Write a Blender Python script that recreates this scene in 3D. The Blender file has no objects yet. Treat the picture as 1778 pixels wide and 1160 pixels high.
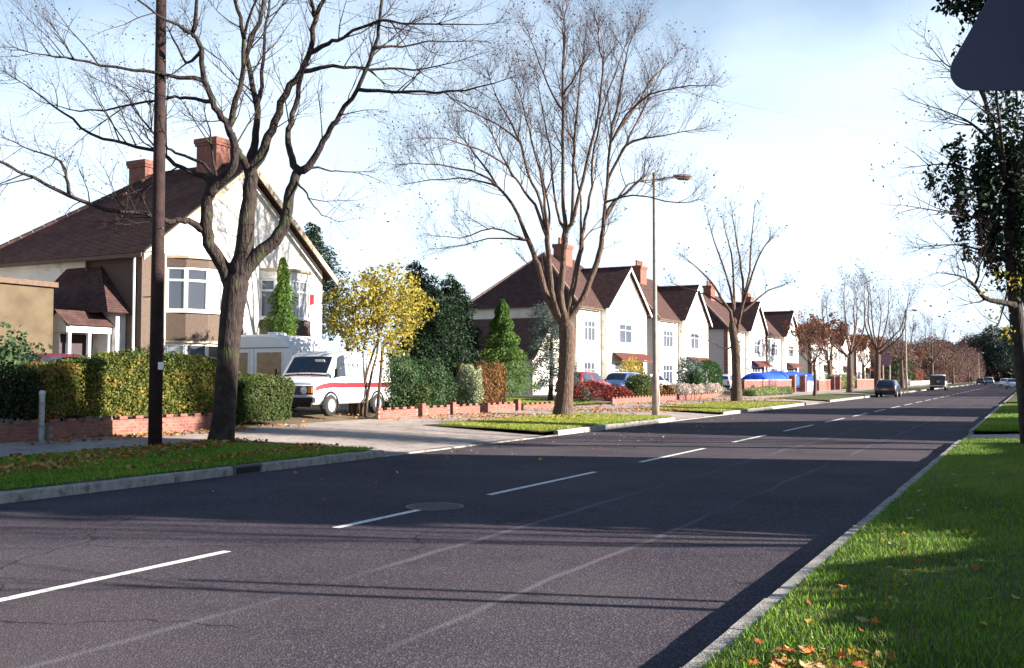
import bpy, math, random
import numpy as np
from mathutils import Vector, Matrix
R = math.radians
random.seed(7); np.random.seed(7)
scn = bpy.context.scene
col = scn.collection

# ------------------------------------------------------------------ camera
FPX, CX, CY = 1729.0, 889.0, 580.0          # focal length and centre in photo pixels (1778 x 1160)
TH = R(27.66); PI_ = math.atan((655-580)/FPX)
CAM = Vector((0, 0, 1.6))
FW = Vector((-math.sin(TH)*math.cos(PI_), math.cos(TH)*math.cos(PI_), math.sin(PI_)))
RT = Vector((math.cos(TH), math.sin(TH), 0))
UP = RT.cross(FW)
cd = bpy.data.cameras.new('camera'); cam = bpy.data.objects.new('camera', cd); col.objects.link(cam)
cd.lens = 35.0; cd.sensor_width = 36.0; cd.clip_start = 0.05; cd.clip_end = 6000
cam.matrix_world = Matrix((RT, UP, -FW)).transposed().to_4x4(); cam.location = CAM
scn.camera = cam

# ------------------------------------------------------------------ sky, sun, exposure
SUN_EL, SUN_AZ = R(17.5), R(17.0)           # azimuth measured from +x (right across the road) towards +y
SDIR = Vector((math.cos(SUN_EL)*math.cos(SUN_AZ), math.cos(SUN_EL)*math.sin(SUN_AZ), math.sin(SUN_EL)))
w = bpy.data.worlds.new('World'); scn.world = w; w.use_nodes = True
nt = w.node_tree; nt.nodes.clear()
out = nt.nodes.new('ShaderNodeOutputWorld'); bg = nt.nodes.new('ShaderNodeBackground')
sky = nt.nodes.new('ShaderNodeTexSky'); sky.sky_type = 'NISHITA'; sky.sun_disc = False
sky.sun_elevation = SUN_EL; sky.sun_rotation = R(90)-SUN_AZ
sky.air_density = 1.15; sky.dust_density = .2; sky.ozone_density = 3.2; sky.altitude = 20
tc = nt.nodes.new('ShaderNodeTexCoord'); mp = nt.nodes.new('ShaderNodeMapping')
L = nt.links.new
mp.inputs['Scale'].default_value = (1.0, 1.0, 2.2); mp.inputs['Location'].default_value = (0, 0, 0)
nz = nt.nodes.new('ShaderNodeTexNoise'); nz.inputs['Scale'].default_value = 2.6; nz.inputs['Detail'].default_value = 6; nz.inputs['Roughness'].default_value = .5
sxyz = nt.nodes.new('ShaderNodeSeparateXYZ'); L(tc.outputs['Generated'], sxyz.inputs[0]); L(tc.outputs['Generated'], mp.inputs['Vector']); L(mp.outputs[0], nz.inputs['Vector'])
m1 = nt.nodes.new('ShaderNodeMath'); m1.operation = 'MULTIPLY_ADD'; m1.inputs[1].default_value = -.34; m1.inputs[2].default_value = .17; L(nz.outputs['Fac'], m1.inputs[0])
m2 = nt.nodes.new('ShaderNodeMath'); m2.operation = 'ADD'; L(m1.outputs[0], m2.inputs[0]); L(sxyz.outputs[2], m2.inputs[1])
mr = nt.nodes.new('ShaderNodeMapRange'); mr.interpolation_type = 'SMOOTHSTEP'; mr.inputs[1].default_value = .19; mr.inputs[2].default_value = .47; mr.inputs[3].default_value = .94; mr.inputs[4].default_value = 0.0
L(m2.outputs[0], mr.inputs[0])
mx = nt.nodes.new('ShaderNodeMix'); mx.data_type = 'RGBA'
mx.inputs[7].default_value = (5.6, 6.7, 7.9, 1)        # thin bright haze veil low over the horizon
L(mr.outputs[0], mx.inputs[0]); L(sky.outputs[0], mx.inputs[6]); L(mx.outputs[2], bg.inputs['Color'])
bg.inputs['Strength'].default_value = 0.05
L(bg.outputs[0], out.inputs['Surface'])
sl = bpy.data.lights.new('sun', 'SUN'); sl.energy = 5.0; sl.angle = R(.53); sl.color = (1, .93, .83)
so = bpy.data.objects.new('sun', sl); col.objects.link(so); so.location = (40, 10, 40)
so.rotation_euler = SDIR.to_track_quat('Z', 'Y').to_euler()
vs = scn.view_settings; vs.view_transform = 'Standard'; vs.look = 'None'; vs.exposure = 1.9; vs.gamma = 1.0
vs.use_curve_mapping = False
scn.cycles.max_bounces = 6; scn.cycles.diffuse_bounces = 3; scn.cycles.transparent_max_bounces = 6
scn.cycles.sample_clamp_indirect = 4

# ------------------------------------------------------------------ helpers
def ray(px, py): return FW + RT*((px-CX)/FPX) + UP*((CY-py)/FPX)
def at_x(px, py, x): d = ray(px, py); return CAM + d*(x/d.x)
def at_Z(px, py, Z): return CAM + ray(px, py)*Z
def gp(px, py, h): d = ray(px, py); return CAM + d*((h-CAM.z)/d.z)
def y_at(px, x): d = ray(px, 655); return x/d.x*d.y
def GZ(x):                                   # ground height across the street
    xs = [-60, -26, -20, -18.3, -15.6, -11.8, -11.6, -1.65, -1.5, 3, 40]
    zs = [.6, .55, .45, .30, .22, .145, 0, 0, .115, .2, .4]
    return float(np.interp(x, xs, zs))

MATS = {}
def mat(name, c, c2=None, rough=.85, scale=3., bump=0., bscale=40., spec=.25, metal=0., c3=None, s3=60., detail=5, mixpos=(.35, .65), coat=0, stretch=None, bdist=.02, per_object=False):
    m = bpy.data.materials.new(name); m.use_nodes = True; n = m.node_tree; b = n.nodes['Principled BSDF']
    b.inputs['Roughness'].default_value = rough; b.inputs['Specular IOR Level'].default_value = spec; b.inputs['Metallic'].default_value = metal
    b.inputs['Coat Weight'].default_value = coat
    b.inputs['Base Color'].default_value = (*c, 1)
    t = n.nodes.new('ShaderNodeTexCoord'); last = None
    if per_object:                       # every stone or brick takes its own patch of the noise
        oi = n.nodes.new('ShaderNodeObjectInfo'); vm = n.nodes.new('ShaderNodeVectorMath'); vm.operation = 'MULTIPLY_ADD'; vm.inputs[1].default_value = (91, 57, 33)
        n.links.new(oi.outputs['Random'], vm.inputs[0]); n.links.new(t.outputs['Object'], vm.inputs[2])
        class _T: pass
        t = _T(); t.outputs = {'Object': vm.outputs[0]}
    if c2:
        z = n.nodes.new('ShaderNodeTexNoise'); z.inputs['Scale'].default_value = scale; z.inputs['Detail'].default_value = detail
        n.links.new(t.outputs['Object'], z.inputs['Vector'])
        rp = n.nodes.new('ShaderNodeValToRGB'); rp.color_ramp.elements[0].position = mixpos[0]; rp.color_ramp.elements[1].position = mixpos[1]
        rp.color_ramp.elements[0].color = (*c, 1); rp.color_ramp.elements[1].color = (*c2, 1)
        n.links.new(z.outputs['Fac'], rp.inputs['Fac']); last = rp.outputs['Color']
        if c3:
            z3 = n.nodes.new('ShaderNodeTexNoise'); z3.inputs['Scale'].default_value = s3; z3.inputs['Detail'].default_value = 3
            n.links.new(t.outputs['Object'], z3.inputs['Vector'])
            r3 = n.nodes.new('ShaderNodeValToRGB'); r3.color_ramp.elements[0].position = .55; r3.color_ramp.elements[1].position = .68
            n.links.new(z3.outputs['Fac'], r3.inputs['Fac'])
            q = n.nodes.new('ShaderNodeMix'); q.data_type = 'RGBA'; q.inputs[7].default_value = (*c3, 1)
            n.links.new(r3.outputs['Color'], q.inputs[0]); n.links.new(last, q.inputs[6]); last = q.outputs[2]
        n.links.new(last, b.inputs['Base Color'])
    if bump:
        zb = n.nodes.new('ShaderNodeTexNoise'); zb.inputs['Scale'].default_value = bscale; zb.inputs['Detail'].default_value = 4
        if stretch:
            mpn = n.nodes.new('ShaderNodeMapping'); mpn.inputs['Scale'].default_value = (1, 1, stretch); n.links.new(t.outputs['Object'], mpn.inputs['Vector']); n.links.new(mpn.outputs[0], zb.inputs['Vector'])
        else: n.links.new(t.outputs['Object'], zb.inputs['Vector'])
        bp = n.nodes.new('ShaderNodeBump'); bp.inputs['Strength'].default_value = bump; bp.inputs['Distance'].default_value = bdist
        n.links.new(zb.outputs['Fac'], bp.inputs['Height']); n.links.new(bp.outputs[0], b.inputs['Normal'])
    MATS[name] = m
    return m

def leafmat(name, cols, trans=.35, rough=.6):
    m = bpy.data.materials.new(name); m.use_nodes = True; n = m.node_tree
    b = n.nodes['Principled BSDF']; b.inputs['Roughness'].default_value = rough; b.inputs['Specular IOR Level'].default_value = .25
    a = n.nodes.new('ShaderNodeAttribute'); a.attribute_name = 'tint'
    rp = n.nodes.new('ShaderNodeValToRGB'); e = rp.color_ramp.elements
    while len(e) < len(cols): e.new(.5)
    for i, c in enumerate(cols): e[i].position = i/(len(cols)-1); e[i].color = (*c, 1)
    n.links.new(a.outputs['Fac'], rp.inputs['Fac']); n.links.new(rp.outputs['Color'], b.inputs['Base Color'])
    t = n.nodes.new('ShaderNodeBsdfTranslucent'); mxs = n.nodes.new('ShaderNodeMixShader'); mxs.inputs[0].default_value = trans
    n.links.new(rp.outputs['Color'], t.inputs['Color'])
    n.links.new(b.outputs[0], mxs.inputs[1]); n.links.new(t.outputs[0], mxs.inputs[2])
    n.links.new(mxs.outputs[0], n.nodes['Material Output'].inputs['Surface'])
    MATS[name] = m
    return m

ORG = {}
def thing(name, label, cat, loc=(0, 0, 0), rz=0., group=None, local=False):
    o = bpy.data.objects.new(name, None); col.objects.link(o); o.location = loc; o.rotation_euler = (0, 0, rz)
    o.empty_display_size = .2
    o['label'] = label; o['category'] = cat
    if group: o['group'] = group
    ORG[o.name] = Vector((0, 0, 0)) if local else Vector(loc)
    return o
def tag(o, label=None, cat=None, group=None, kind=None):
    if label: o['label'] = label
    if cat: o['category'] = cat
    if group: o['group'] = group
    if kind: o['kind'] = kind
    return o
def link(name, me, parent=None, m=None, kind=None):
    o = bpy.data.objects.new(name, me); col.objects.link(o)
    if m is not None and not me.materials: me.materials.append(MATS[m] if isinstance(m, str) else m)
    if parent: o.parent = parent; ORG[o.name] = ORG[parent.name]
    else: ORG[o.name] = Vector((0, 0, 0))
    if kind: o['kind'] = kind
    return o
def copy_tree(o, parent=None):
    c = o.copy(); col.objects.link(c)
    if parent: c.parent = parent
    ORG[c.name] = ORG.get(o.name, Vector((0, 0, 0)))
    for ch in o.children: copy_tree(ch, c)
    return c

class MB:
    def __init__(s): s.v = []; s.f = []
    def face(s, pts):
        n = len(s.v); s.v += [tuple(p) for p in pts]; s.f.append(tuple(range(n, n+len(pts)))); return s
    def box(s, c, d, M=None, taper=1.):
        x, y, z = d[0]/2, d[1]/2, d[2]/2; n = len(s.v)
        P = [(-x, -y, -z), (x, -y, -z), (x, y, -z), (-x, y, -z), (-x*taper, -y*taper, z), (x*taper, -y*taper, z), (x*taper, y*taper, z), (-x*taper, y*taper, z)]
        for p in P:
            q = Vector(p)
            if M is not None: q = M @ q
            s.v.append((q.x+c[0], q.y+c[1], q.z+c[2]))
        s.f += [tuple(n+i for i in q) for q in ((0, 3, 2, 1), (4, 5, 6, 7), (0, 1, 5, 4), (1, 2, 6, 5), (2, 3, 7, 6), (3, 0, 4, 7))]
        return s
    def bb(s, x0, x1, y0, y1, z0, z1): return s.box(((x0+x1)/2, (y0+y1)/2, (z0+z1)/2), (abs(x1-x0), abs(y1-y0), abs(z1-z0)))
    def tube(s, pts, rad, sides=6, cap=True):
        pts = [Vector(p) for p in pts]; m = len(pts); n0 = len(s.v)
        ref = None
        for i, p in enumerate(pts):
            t = (pts[min(i+1, m-1)]-pts[max(i-1, 0)])
            if t.length < 1e-9: t = Vector((0, 0, 1))
            t.normalize()
            if ref is None: ref = t.orthogonal().normalized()
            a = ref - t*ref.dot(t)
            if a.length < 1e-6: a = t.orthogonal()
            a.normalize(); ref = a; b = t.cross(a)
            r = rad[i] if hasattr(rad, '__len__') else rad
            for k in range(sides):
                an = 2*math.pi*k/sides; q = p + (a*math.cos(an)+b*math.sin(an))*r
                s.v.append((q.x, q.y, q.z))
        for i in range(m-1):
            for k in range(sides):
                k2 = (k+1) % sides
                s.f.append((n0+i*sides+k, n0+i*sides+k2, n0+(i+1)*sides+k2, n0+(i+1)*sides+k))
        if cap:
            s.f.append(tuple(n0+k for k in reversed(range(sides)))); s.f.append(tuple(n0+(m-1)*sides+k for k in range(sides)))
        return s
    def lathe(s, c, prof, sides=16, axis='z'):
        n0 = len(s.v)
        for (r, h) in prof:
            for k in range(sides):
                a = 2*math.pi*k/sides; u, v_ = r*math.cos(a), r*math.sin(a)
                p = (u, v_, h) if axis == 'z' else ((h, u, v_) if axis == 'x' else (u, h, v_))
                s.v.append((p[0]+c[0], p[1]+c[1], p[2]+c[2]))
        for i in range(len(prof)-1):
            for k in range(sides):
                k2 = (k+1) % sides; s.f.append((n0+i*sides+k, n0+i*sides+k2, n0+(i+1)*sides+k2, n0+(i+1)*sides+k))
        s.f.append(tuple(n0+k for k in range(sides))); s.f.append(tuple(n0+(len(prof)-1)*sides+k for k in range(sides)))
        return s
    def mesh(s, name, off=(0, 0, 0)):
        me = bpy.data.meshes.new(name); o = Vector(off)
        vv = np.array(s.v, dtype=np.float32).reshape(-1, 3) - np.array(o, dtype=np.float32)
        me.from_pydata(vv.tolist(), [], s.f); me.update(); return me
    def build(s, name, m, parent=None, smooth=False, kind=None, label=None):
        off = ORG[parent.name] if parent else (0, 0, 0)
        me = s.mesh(name, off)
        import bmesh
        bm = bmesh.new(); bm.from_mesh(me); bmesh.ops.recalc_face_normals(bm, faces=bm.faces); bm.to_mesh(me); bm.free()
        if smooth: me.polygons.foreach_set('use_smooth', [True]*len(me.polygons))
        o = link(name, me, parent, m, kind)
        if label: o['label'] = label
        return o

def np_mesh(name, V, F, tint=None, off=(0, 0, 0)):
    """quads or tris from numpy arrays"""
    me = bpy.data.meshes.new(name); V = (V - np.array(off, dtype=np.float32)).astype(np.float32)
    k = F.shape[1]; nf = len(F)
    me.vertices.add(len(V)); me.vertices.foreach_set('co', V.ravel())
    me.loops.add(nf*k); me.loops.foreach_set('vertex_index', F.ravel().astype(np.int32))
    me.polygons.add(nf); me.polygons.foreach_set('loop_start', np.arange(0, nf*k, k, dtype=np.int32))
    if tint is not None:
        a = me.attributes.new('tint', 'FLOAT', 'FACE'); a.data.foreach_set('value', tint.astype(np.float32))
    me.update(calc_edges=True); return me

def rnd_dirs(n):
    v = np.random.normal(size=(n, 3)); return v/np.linalg.norm(v, axis=1, keepdims=True)
def leaves(P, size, aspect=.55, out=None, outw=.5, up=0., jitter=.35, droop=None):
    """rhombus leaves at points P (n,3); out = outward normals to lean the leaf faces to"""
    n = len(P); N = rnd_dirs(n)
    if out is not None: N = N*(1-outw)+out*outw
    N[:, 2] += up; N /= np.linalg.norm(N, axis=1, keepdims=True)
    A = np.cross(N, rnd_dirs(n)) if droop is None else np.cross(N, np.cross(N, droop+rnd_dirs(n)*.35))
    A /= np.linalg.norm(A, axis=1, keepdims=True)+1e-9; B = np.cross(N, A)
    s = size*(1+jitter*np.random.uniform(-1, 1, n))[:, None]
    h = A*s*.5; b = B*s*.5*aspect
    V = np.empty((n, 4, 3)); V[:, 0] = P-h; V[:, 1] = P+b-h*.1+N*s*.06; V[:, 2] = P+h; V[:, 3] = P-b-h*.1+N*s*.06
    F = np.arange(4*n).reshape(n, 4)
    return V.reshape(-1, 3), F
def vnoise(P, sc, seed=0):
    """cheap smooth noise -1..1"""
    rs = np.random.RandomState(seed); o = np.zeros(len(P))
    for k in range(5):
        d = rs.normal(size=3)*sc*(1+.6*k); o += np.sin(P@d+rs.uniform(0, 6.28))/(1+.5*k)
    return o/2.2
def foliage(name, P, size, m, parent, aspect=.55, out=None, outw=.5, tint=None, tintvar=.25, kind='stuff', **kw):
    V, F = leaves(P, size, aspect, out, outw, **kw)
    t = np.full(len(P), .5) if tint is None else tint
    t = np.clip(t+np.random.uniform(-tintvar, tintvar, len(P)), 0, 1)
    return link(name, np_mesh(name, V, F, t, ORG[parent.name] if parent else (0, 0, 0)), parent, m, kind)
def shell_box(n, x0, x1, y0, y1, z0, z1, rough=.12, depth=.3, seed=1, rnd=.25):
    """points in the outer layer of a clipped hedge"""
    c = np.array([(x0+x1)/2, (y0+y1)/2, (z0+z1)/2]); h = np.array([(x1-x0)/2, (y1-y0)/2, (z1-z0)/2])
    ar = np.array([h[1]*h[2], h[1]*h[2], h[0]*h[2], h[0]*h[2], h[0]*h[1]]); ar = ar/ar.sum()
    f = np.random.choice(5, n, p=ar); U = np.random.uniform(-1, 1, (n, 3)); N = np.zeros((n, 3))
    for k, (ax, sg) in enumerate(((0, 1), (0, -1), (1, 1), (1, -1), (2, 1))):
        U[f == k, ax] = sg; N[f == k, ax] = sg
    # round the corners
    q = U*h; lim = h-rnd; inner = np.clip(q, -lim, lim); d = q-inner; ln = np.linalg.norm(d, axis=1, keepdims=True)
    q = np.where(ln > 1e-6, inner+d/np.maximum(ln, 1e-6)*np.minimum(ln, rnd), q)
    N = np.where(ln > 1e-6, d/np.maximum(ln, 1e-6), N)
    P = q+c; b = vnoise(P, 1.7, seed)*rough + vnoise(P, 5, seed+1)*rough*.6
    P = P + N*(b-np.random.exponential(depth*.4, n))[:, None]
    return P, N
def shell_ell(n, c, r, rough=.15, depth=.3, seed=1, lower=-.9):
    D = rnd_dirs(n*2); D = D[D[:, 2] > lower][:n]; n = len(D)
    P = D*np.array(r); b = 1+vnoise(P, 1.5/min(r)*1.3, seed)*rough+vnoise(P, 4./min(r), seed+3)*rough*.6
    k = np.clip(1-np.random.exponential(depth, n), .05, 1)
    return P*(b*k)[:, None]+np.array(c), D
# ------------------------------------------------------------------ materials
mat('soil', (.10, .075, .05), (.17, .13, .085), scale=.8, bump=.6, bscale=12)
mat('grass_bed', (.045, .06, .016), (.09, .095, .03), scale=1.6, bump=1., bscale=45, c3=(.16, .12, .05), s3=3.1)
mat('concrete', (.30, .245, .215), (.40, .335, .30), scale=1.1, bump=.25, bscale=60, c3=(.21, .17, .15), s3=5)
mat('kerb_stone', (.25, .225, .20), (.36, .33, .30), scale=6, bump=.5, bscale=70, c3=(.15, .135, .125), s3=7, per_object=True)
mat('line_paint', (.62, .60, .56), (.78, .76, .72), scale=9, rough=.7, c3=(.35, .33, .33), s3=24)
mat('cast_iron', (.10, .10, .11), (.16, .15, .15), scale=20, rough=.55, metal=.5, bump=.5, bscale=60)
mat('manhole', (.085, .08, .088), (.12, .11, .115), scale=14, rough=.7, bump=.4)
mat('brick', (.19, .072, .055), (.27, .115, .088), scale=3.3, bump=.5, bscale=70, c3=(.13, .055, .045), s3=5, per_object=True)
mat('mortar', (.24, .19, .165), (.19, .15, .13), scale=12, bump=.4, bscale=60)
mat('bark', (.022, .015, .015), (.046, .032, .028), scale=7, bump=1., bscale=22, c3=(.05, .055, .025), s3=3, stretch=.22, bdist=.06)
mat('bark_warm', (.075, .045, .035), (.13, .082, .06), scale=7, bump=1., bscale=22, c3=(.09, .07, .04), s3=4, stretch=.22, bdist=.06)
mat('bark_far', (.075, .045, .037), (.11, .07, .052), scale=2)
mat('twig', (.030, .016, .020), (.050, .027, .028), scale=3)
mat('render_white', (.78, .76, .72), (.66, .63, .58), scale=.9, bump=.25, bscale=50, c3=(.52, .47, .41), s3=1.7)
mat('render_cream', (.74, .68, .58), (.62, .56, .47), scale=1.1, bump=.3, bscale=60)
mat('pebbledash', (.095, .066, .052), (.145, .105, .082), scale=30, bump=.9, bscale=90, c3=(.07, .05, .042), s3=60)
mat('pebbledash_grey', (.36, .34, .33), (.45, .43, .42), scale=26, bump=.8, bscale=90)
mat('tan_render', (.078, .057, .034), (.115, .086, .053), scale=1.5, bump=.3, bscale=50)
mat('roof_tile', (.055, .029, .028), (.105, .052, .043), scale=3.2, bump=.5, bscale=22, c3=(.04, .03, .026), s3=11)
mat('roof_tile_red', (.085, .025, .02), (.13, .042, .032), scale=4, bump=.5, bscale=22)
mat('ridge_tile', (.30, .20, .155), (.20, .12, .10), scale=5, bump=.3)
mat('chimney_brick', (.16, .065, .05), (.23, .105, .075), scale=7, bump=.6, bscale=40)
mat('pot', (.32, .14, .09), (.22, .11, .08), scale=9)
mat('white_paint', (.80, .79, .77), (.74, .73, .71), scale=5, rough=.45, spec=.4)
mat('timber', (.42, .32, .22), (.52, .42, .31), scale=6, rough=.7)
mat('dark_wood', (.09, .05, .035), (.13, .08, .05), scale=8, rough=.6)
mat('pole_wood', (.020, .012, .012), (.040, .021, .019), scale=5, bump=.8, bscale=30)
mat('lamp_column', (.36, .30, .25), (.25, .20, .17), scale=4, rough=.7, bump=.2)
mat('black_plastic', (.015, .015, .018), rough=.5)
mat('rubber', (.02, .02, .022), (.03, .03, .03), scale=9, rough=.85)
mat('chrome', (.6, .6, .62), rough=.25, metal=.9)
mat('steel_grey', (.20, .20, .215), (.27, .27, .285), scale=5, rough=.5, metal=.3)
mat('sign_back', (.03, .034, .07), (.04, .044, .085), scale=3, rough=.6)
mat('car_white', (.78, .77, .75), (.72, .71, .69), scale=2, rough=.3, spec=.5, coat=.4)
mat('caravan_white', (.72, .73, .74), (.66, .67, .68), scale=2, rough=.35, spec=.5)
mat('stripe_red', (.20, .010, .018), rough=.35, spec=.5)
mat('stripe_brown', (.22, .055, .04), rough=.4)
mat('orange_lens', (.75, .22, .02), rough=.25, spec=.6)
mat('red_lens', (.5, .02, .02), rough=.25, spec=.6)
mat('head_lens', (.7, .7, .68), rough=.1, spec=.8)
mat('car_red', (.20, .018, .018), (.24, .03, .026), scale=2, rough=.3, spec=.5, coat=.5)
mat('car_maroon', (.085, .014, .022), (.11, .02, .028), scale=2, rough=.3, spec=.5, coat=.5)
mat('car_blue', (.07, .13, .30), (.09, .17, .36), scale=2, rough=.25, spec=.5, coat=.6)
mat('car_dark', (.016, .018, .034), (.022, .025, .045), scale=2, rough=.3, spec=.5, coat=.5)
mat('car_pale', (.38, .46, .56), rough=.3, spec=.5, coat=.5)
mat('tarpaulin', (.012, .05, .50), (.02, .09, .62), scale=3, rough=.5, bump=.6, bscale=7)
mat('alarm_red', (.50, .015, .02), rough=.4)
mat('curtain', (.55, .52, .47), (.68, .65, .60), scale=9)
mat('curtain_tan', (.34, .22, .12), (.42, .29, .17), scale=7)
mat('room_dark', (.03, .028, .03), rough=.9)
mat('door_dark', (.035, .022, .03), (.05, .03, .035), scale=6, rough=.5)
def glassmat(name, c, rough=.06):
    m = mat(name, c, rough=rough, spec=.9); return m
glassmat('glass', (.06, .07, .09)); glassmat('car_glass', (.025, .03, .045)); glassmat('glass_pale', (.28, .29, .31), .12)
mat('old_paint', (.56, .55, .53), (.40, .39, .38), scale=8, rough=.6)

# asphalt: aggregate speckle, worn wheel tracks, and two pale sealed seams along the carriageway
m = mat('asphalt', (.049, .039, .053), (.075, .061, .075), scale=.55, detail=8)
n = m.node_tree; b = n.nodes['Principled BSDF']; t = n.nodes.new('ShaderNodeTexCoord'); LK = n.links.new
b.inputs['Roughness'].default_value = .95; b.inputs['Specular IOR Level'].default_value = .06
base = b.inputs['Base Color'].links[0].from_socket
def nmix(a, c, fac):
    q = n.nodes.new('ShaderNodeMix'); q.data_type = 'RGBA'; LK(a, q.inputs[6]); q.inputs[7].default_value = (*c, 1); LK(fac, q.inputs[0]); return q.outputs[2]
def noise(sc, dt=3): 
    z = n.nodes.new('ShaderNodeTexNoise'); z.inputs['Scale'].default_value = sc; z.inputs['Detail'].default_value = dt; LK(t.outputs['Object'], z.inputs['Vector']); return z.outputs['Fac']
def mth(op, a, b_=None, v=None, cl=False):
    q = n.nodes.new('ShaderNodeMath'); q.operation = op; q.use_clamp = cl
    if isinstance(a, (int, float)): q.inputs[0].default_value = a
    else: LK(a, q.inputs[0])
    if b_ is not None: LK(b_, q.inputs[1])
    if v is not None: q.inputs[1].default_value = v
    return q.outputs[0]
vor = n.nodes.new('ShaderNodeTexVoronoi'); vor.inputs['Scale'].default_value = 75; LK(t.outputs['Object'], vor.inputs['Vector'])
sep = n.nodes.new('ShaderNodeSeparateColor'); LK(vor.outputs['Color'], sep.inputs[0])
lt = mth('GREATER_THAN', sep.outputs[0], v=.80); dk = mth('LESS_THAN', sep.outputs[0], v=.25)
base = nmix(base, (.20, .175, .16), mth('MULTIPLY', lt, v=.38)); base = nmix(base, (.028, .026, .032), mth('MULTIPLY', dk, v=.40))
wear = mth('MULTIPLY', mth('SUBTRACT', noise(.17, 6), v=.48), v=6., cl=True); base = nmix(base, (.105, .088, .086), mth('MULTIPLY', wear, v=.45))
stn = mth('MULTIPLY', mth('SUBTRACT', noise(1.3, 7), v=.60), v=7., cl=True); base = nmix(base, (.03, .027, .034), mth('MULTIPLY', stn, v=.45))
vc = n.nodes.new('ShaderNodeTexVoronoi'); vc.feature = 'DISTANCE_TO_EDGE'; vc.inputs['Scale'].default_value = .33
vw = n.nodes.new('ShaderNodeVectorMath'); vw.operation = 'ADD'; zc_ = n.nodes.new('ShaderNodeTexNoise'); zc_.inputs['Scale'].default_value = 1.1; zc_.inputs['Detail'].default_value = 6; LK(t.outputs['Object'], zc_.inputs['Vector']); LK(zc_.outputs['Color'], vw.inputs[0]); LK(t.outputs['Object'], vw.inputs[1]); LK(vw.outputs[0], vc.inputs['Vector'])
ck = mth('MULTIPLY', mth('LESS_THAN', vc.outputs['Distance'], v=.0045), mth('GREATER_THAN', noise(.12, 3), v=.52)); base = nmix(base, (.02, .018, .024), mth('MULTIPLY', ck, v=.7))
sx = n.nodes.new('ShaderNodeSeparateXYZ'); LK(t.outputs['Object'], sx.inputs[0])
wob = mth('MULTIPLY', mth('SUBTRACT', noise(.5, 2), v=.5), v=.25)
brk = mth('MULTIPLY', mth('SUBTRACT', noise(.35, 4), v=.36), v=5., cl=True)
for xs, wd in ((-4.9, .06), (-3.4, .05)):
    d = mth('ABSOLUTE', mth('ADD', mth('SUBTRACT', sx.outputs[0], v=xs), wob))
    f = mth('MULTIPLY', mth('SUBTRACT', 1.0, mth('DIVIDE', d, v=wd), cl=True), brk)
    base = nmix(base, (.17, .155, .18), mth('MULTIPLY', f, v=.6))
LK(base, b.inputs['Base Color'])
bp = n.nodes.new('ShaderNodeBump'); bp.inputs['Strength'].default_value = .55; bp.inputs['Distance'].default_value = .006
LK(vor.outputs['Distance'], bp.inputs['Height']); LK(bp.outputs[0], b.inputs['Normal'])

leafmat('lf_privet', [(.05, .075, .014), (.11, .13, .022), (.20, .18, .035), (.34, .22, .06), (.30, .10, .04)])
leafmat('lf_hedge_dark', [(.012, .022, .008), (.03, .05, .012), (.06, .085, .02)])
leafmat('lf_hedge_low', [(.035, .06, .015), (.08, .11, .028), (.17, .17, .05)])
leafmat('lf_yellow', [(.20, .14, .03), (.36, .28, .035), (.46, .38, .07), (.17, .20, .04)], trans=.4)
leafmat('lf_cypress', [(.006, .017, .008), (.015, .034, .014), (.035, .068, .022)])
leafmat('lf_conifer', [(.03, .075, .014), (.07, .14, .025), (.15, .22, .045)])
leafmat('lf_laurel', [(.018, .045, .016), (.05, .095, .035), (.11, .16, .075)])
leafmat('lf_varieg', [(.12, .17, .08), (.30, .33, .20), (.45, .45, .30)])
leafmat('lf_beech', [(.10, .045, .018), (.22, .11, .035), (.36, .22, .06)])
leafmat('lf_cedar', [(.04, .065, .055), (.085, .12, .10), (.16, .19, .16)])
leafmat('lf_redbush', [(.06, .010, .010), (.16, .022, .016), (.25, .055, .03)])
leafmat('lf_dome', [(.012, .045, .010), (.03, .085, .015), (.07, .15, .03)])
leafmat('lf_flower', [(.42, .30, .28), (.66, .55, .50), (.10, .14, .05)])
leafmat('lf_pale', [(.14, .18, .06), (.26, .29, .12), (.36, .37, .18)])
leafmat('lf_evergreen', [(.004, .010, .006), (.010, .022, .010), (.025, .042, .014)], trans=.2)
leafmat('lf_dry', [(.05, .018, .016), (.10, .035, .022), (.19, .075, .03), (.09, .022, .03)], trans=.15)
leafmat('lf_rust', [(.12, .04, .025), (.20, .075, .04), (.27, .12, .06)])
leafmat('lf_far', [(.075, .04, .04), (.125, .07, .06), (.17, .105, .075)])
leafmat('lf_fargreen', [(.03, .05, .04), (.05, .08, .06)])
leafmat('lf_grass', [(.026, .06, .008), (.115, .235, .010), (.21, .34, .022), (.32, .30, .07)], trans=.12)
leafmat('lf_fallen', [(.13, .035, .012), (.30, .09, .02), (.46, .19, .03), (.50, .33, .12), (.20, .08, .04)], trans=.2)
mat('leaf_orange', (.50, .18, .02), (.36, .09, .015), scale=14); mat('leaf_rust', (.24, .055, .018), (.34, .10, .03), scale=14)
mat('leaf_tan', (.48, .33, .17), (.36, .20, .08), scale=14); mat('leaf_yellow', (.58, .38, .05), (.46, .24, .03), scale=14)
mat('leaf_green', (.32, .36, .12), (.40, .40, .16), scale=14)

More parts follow.
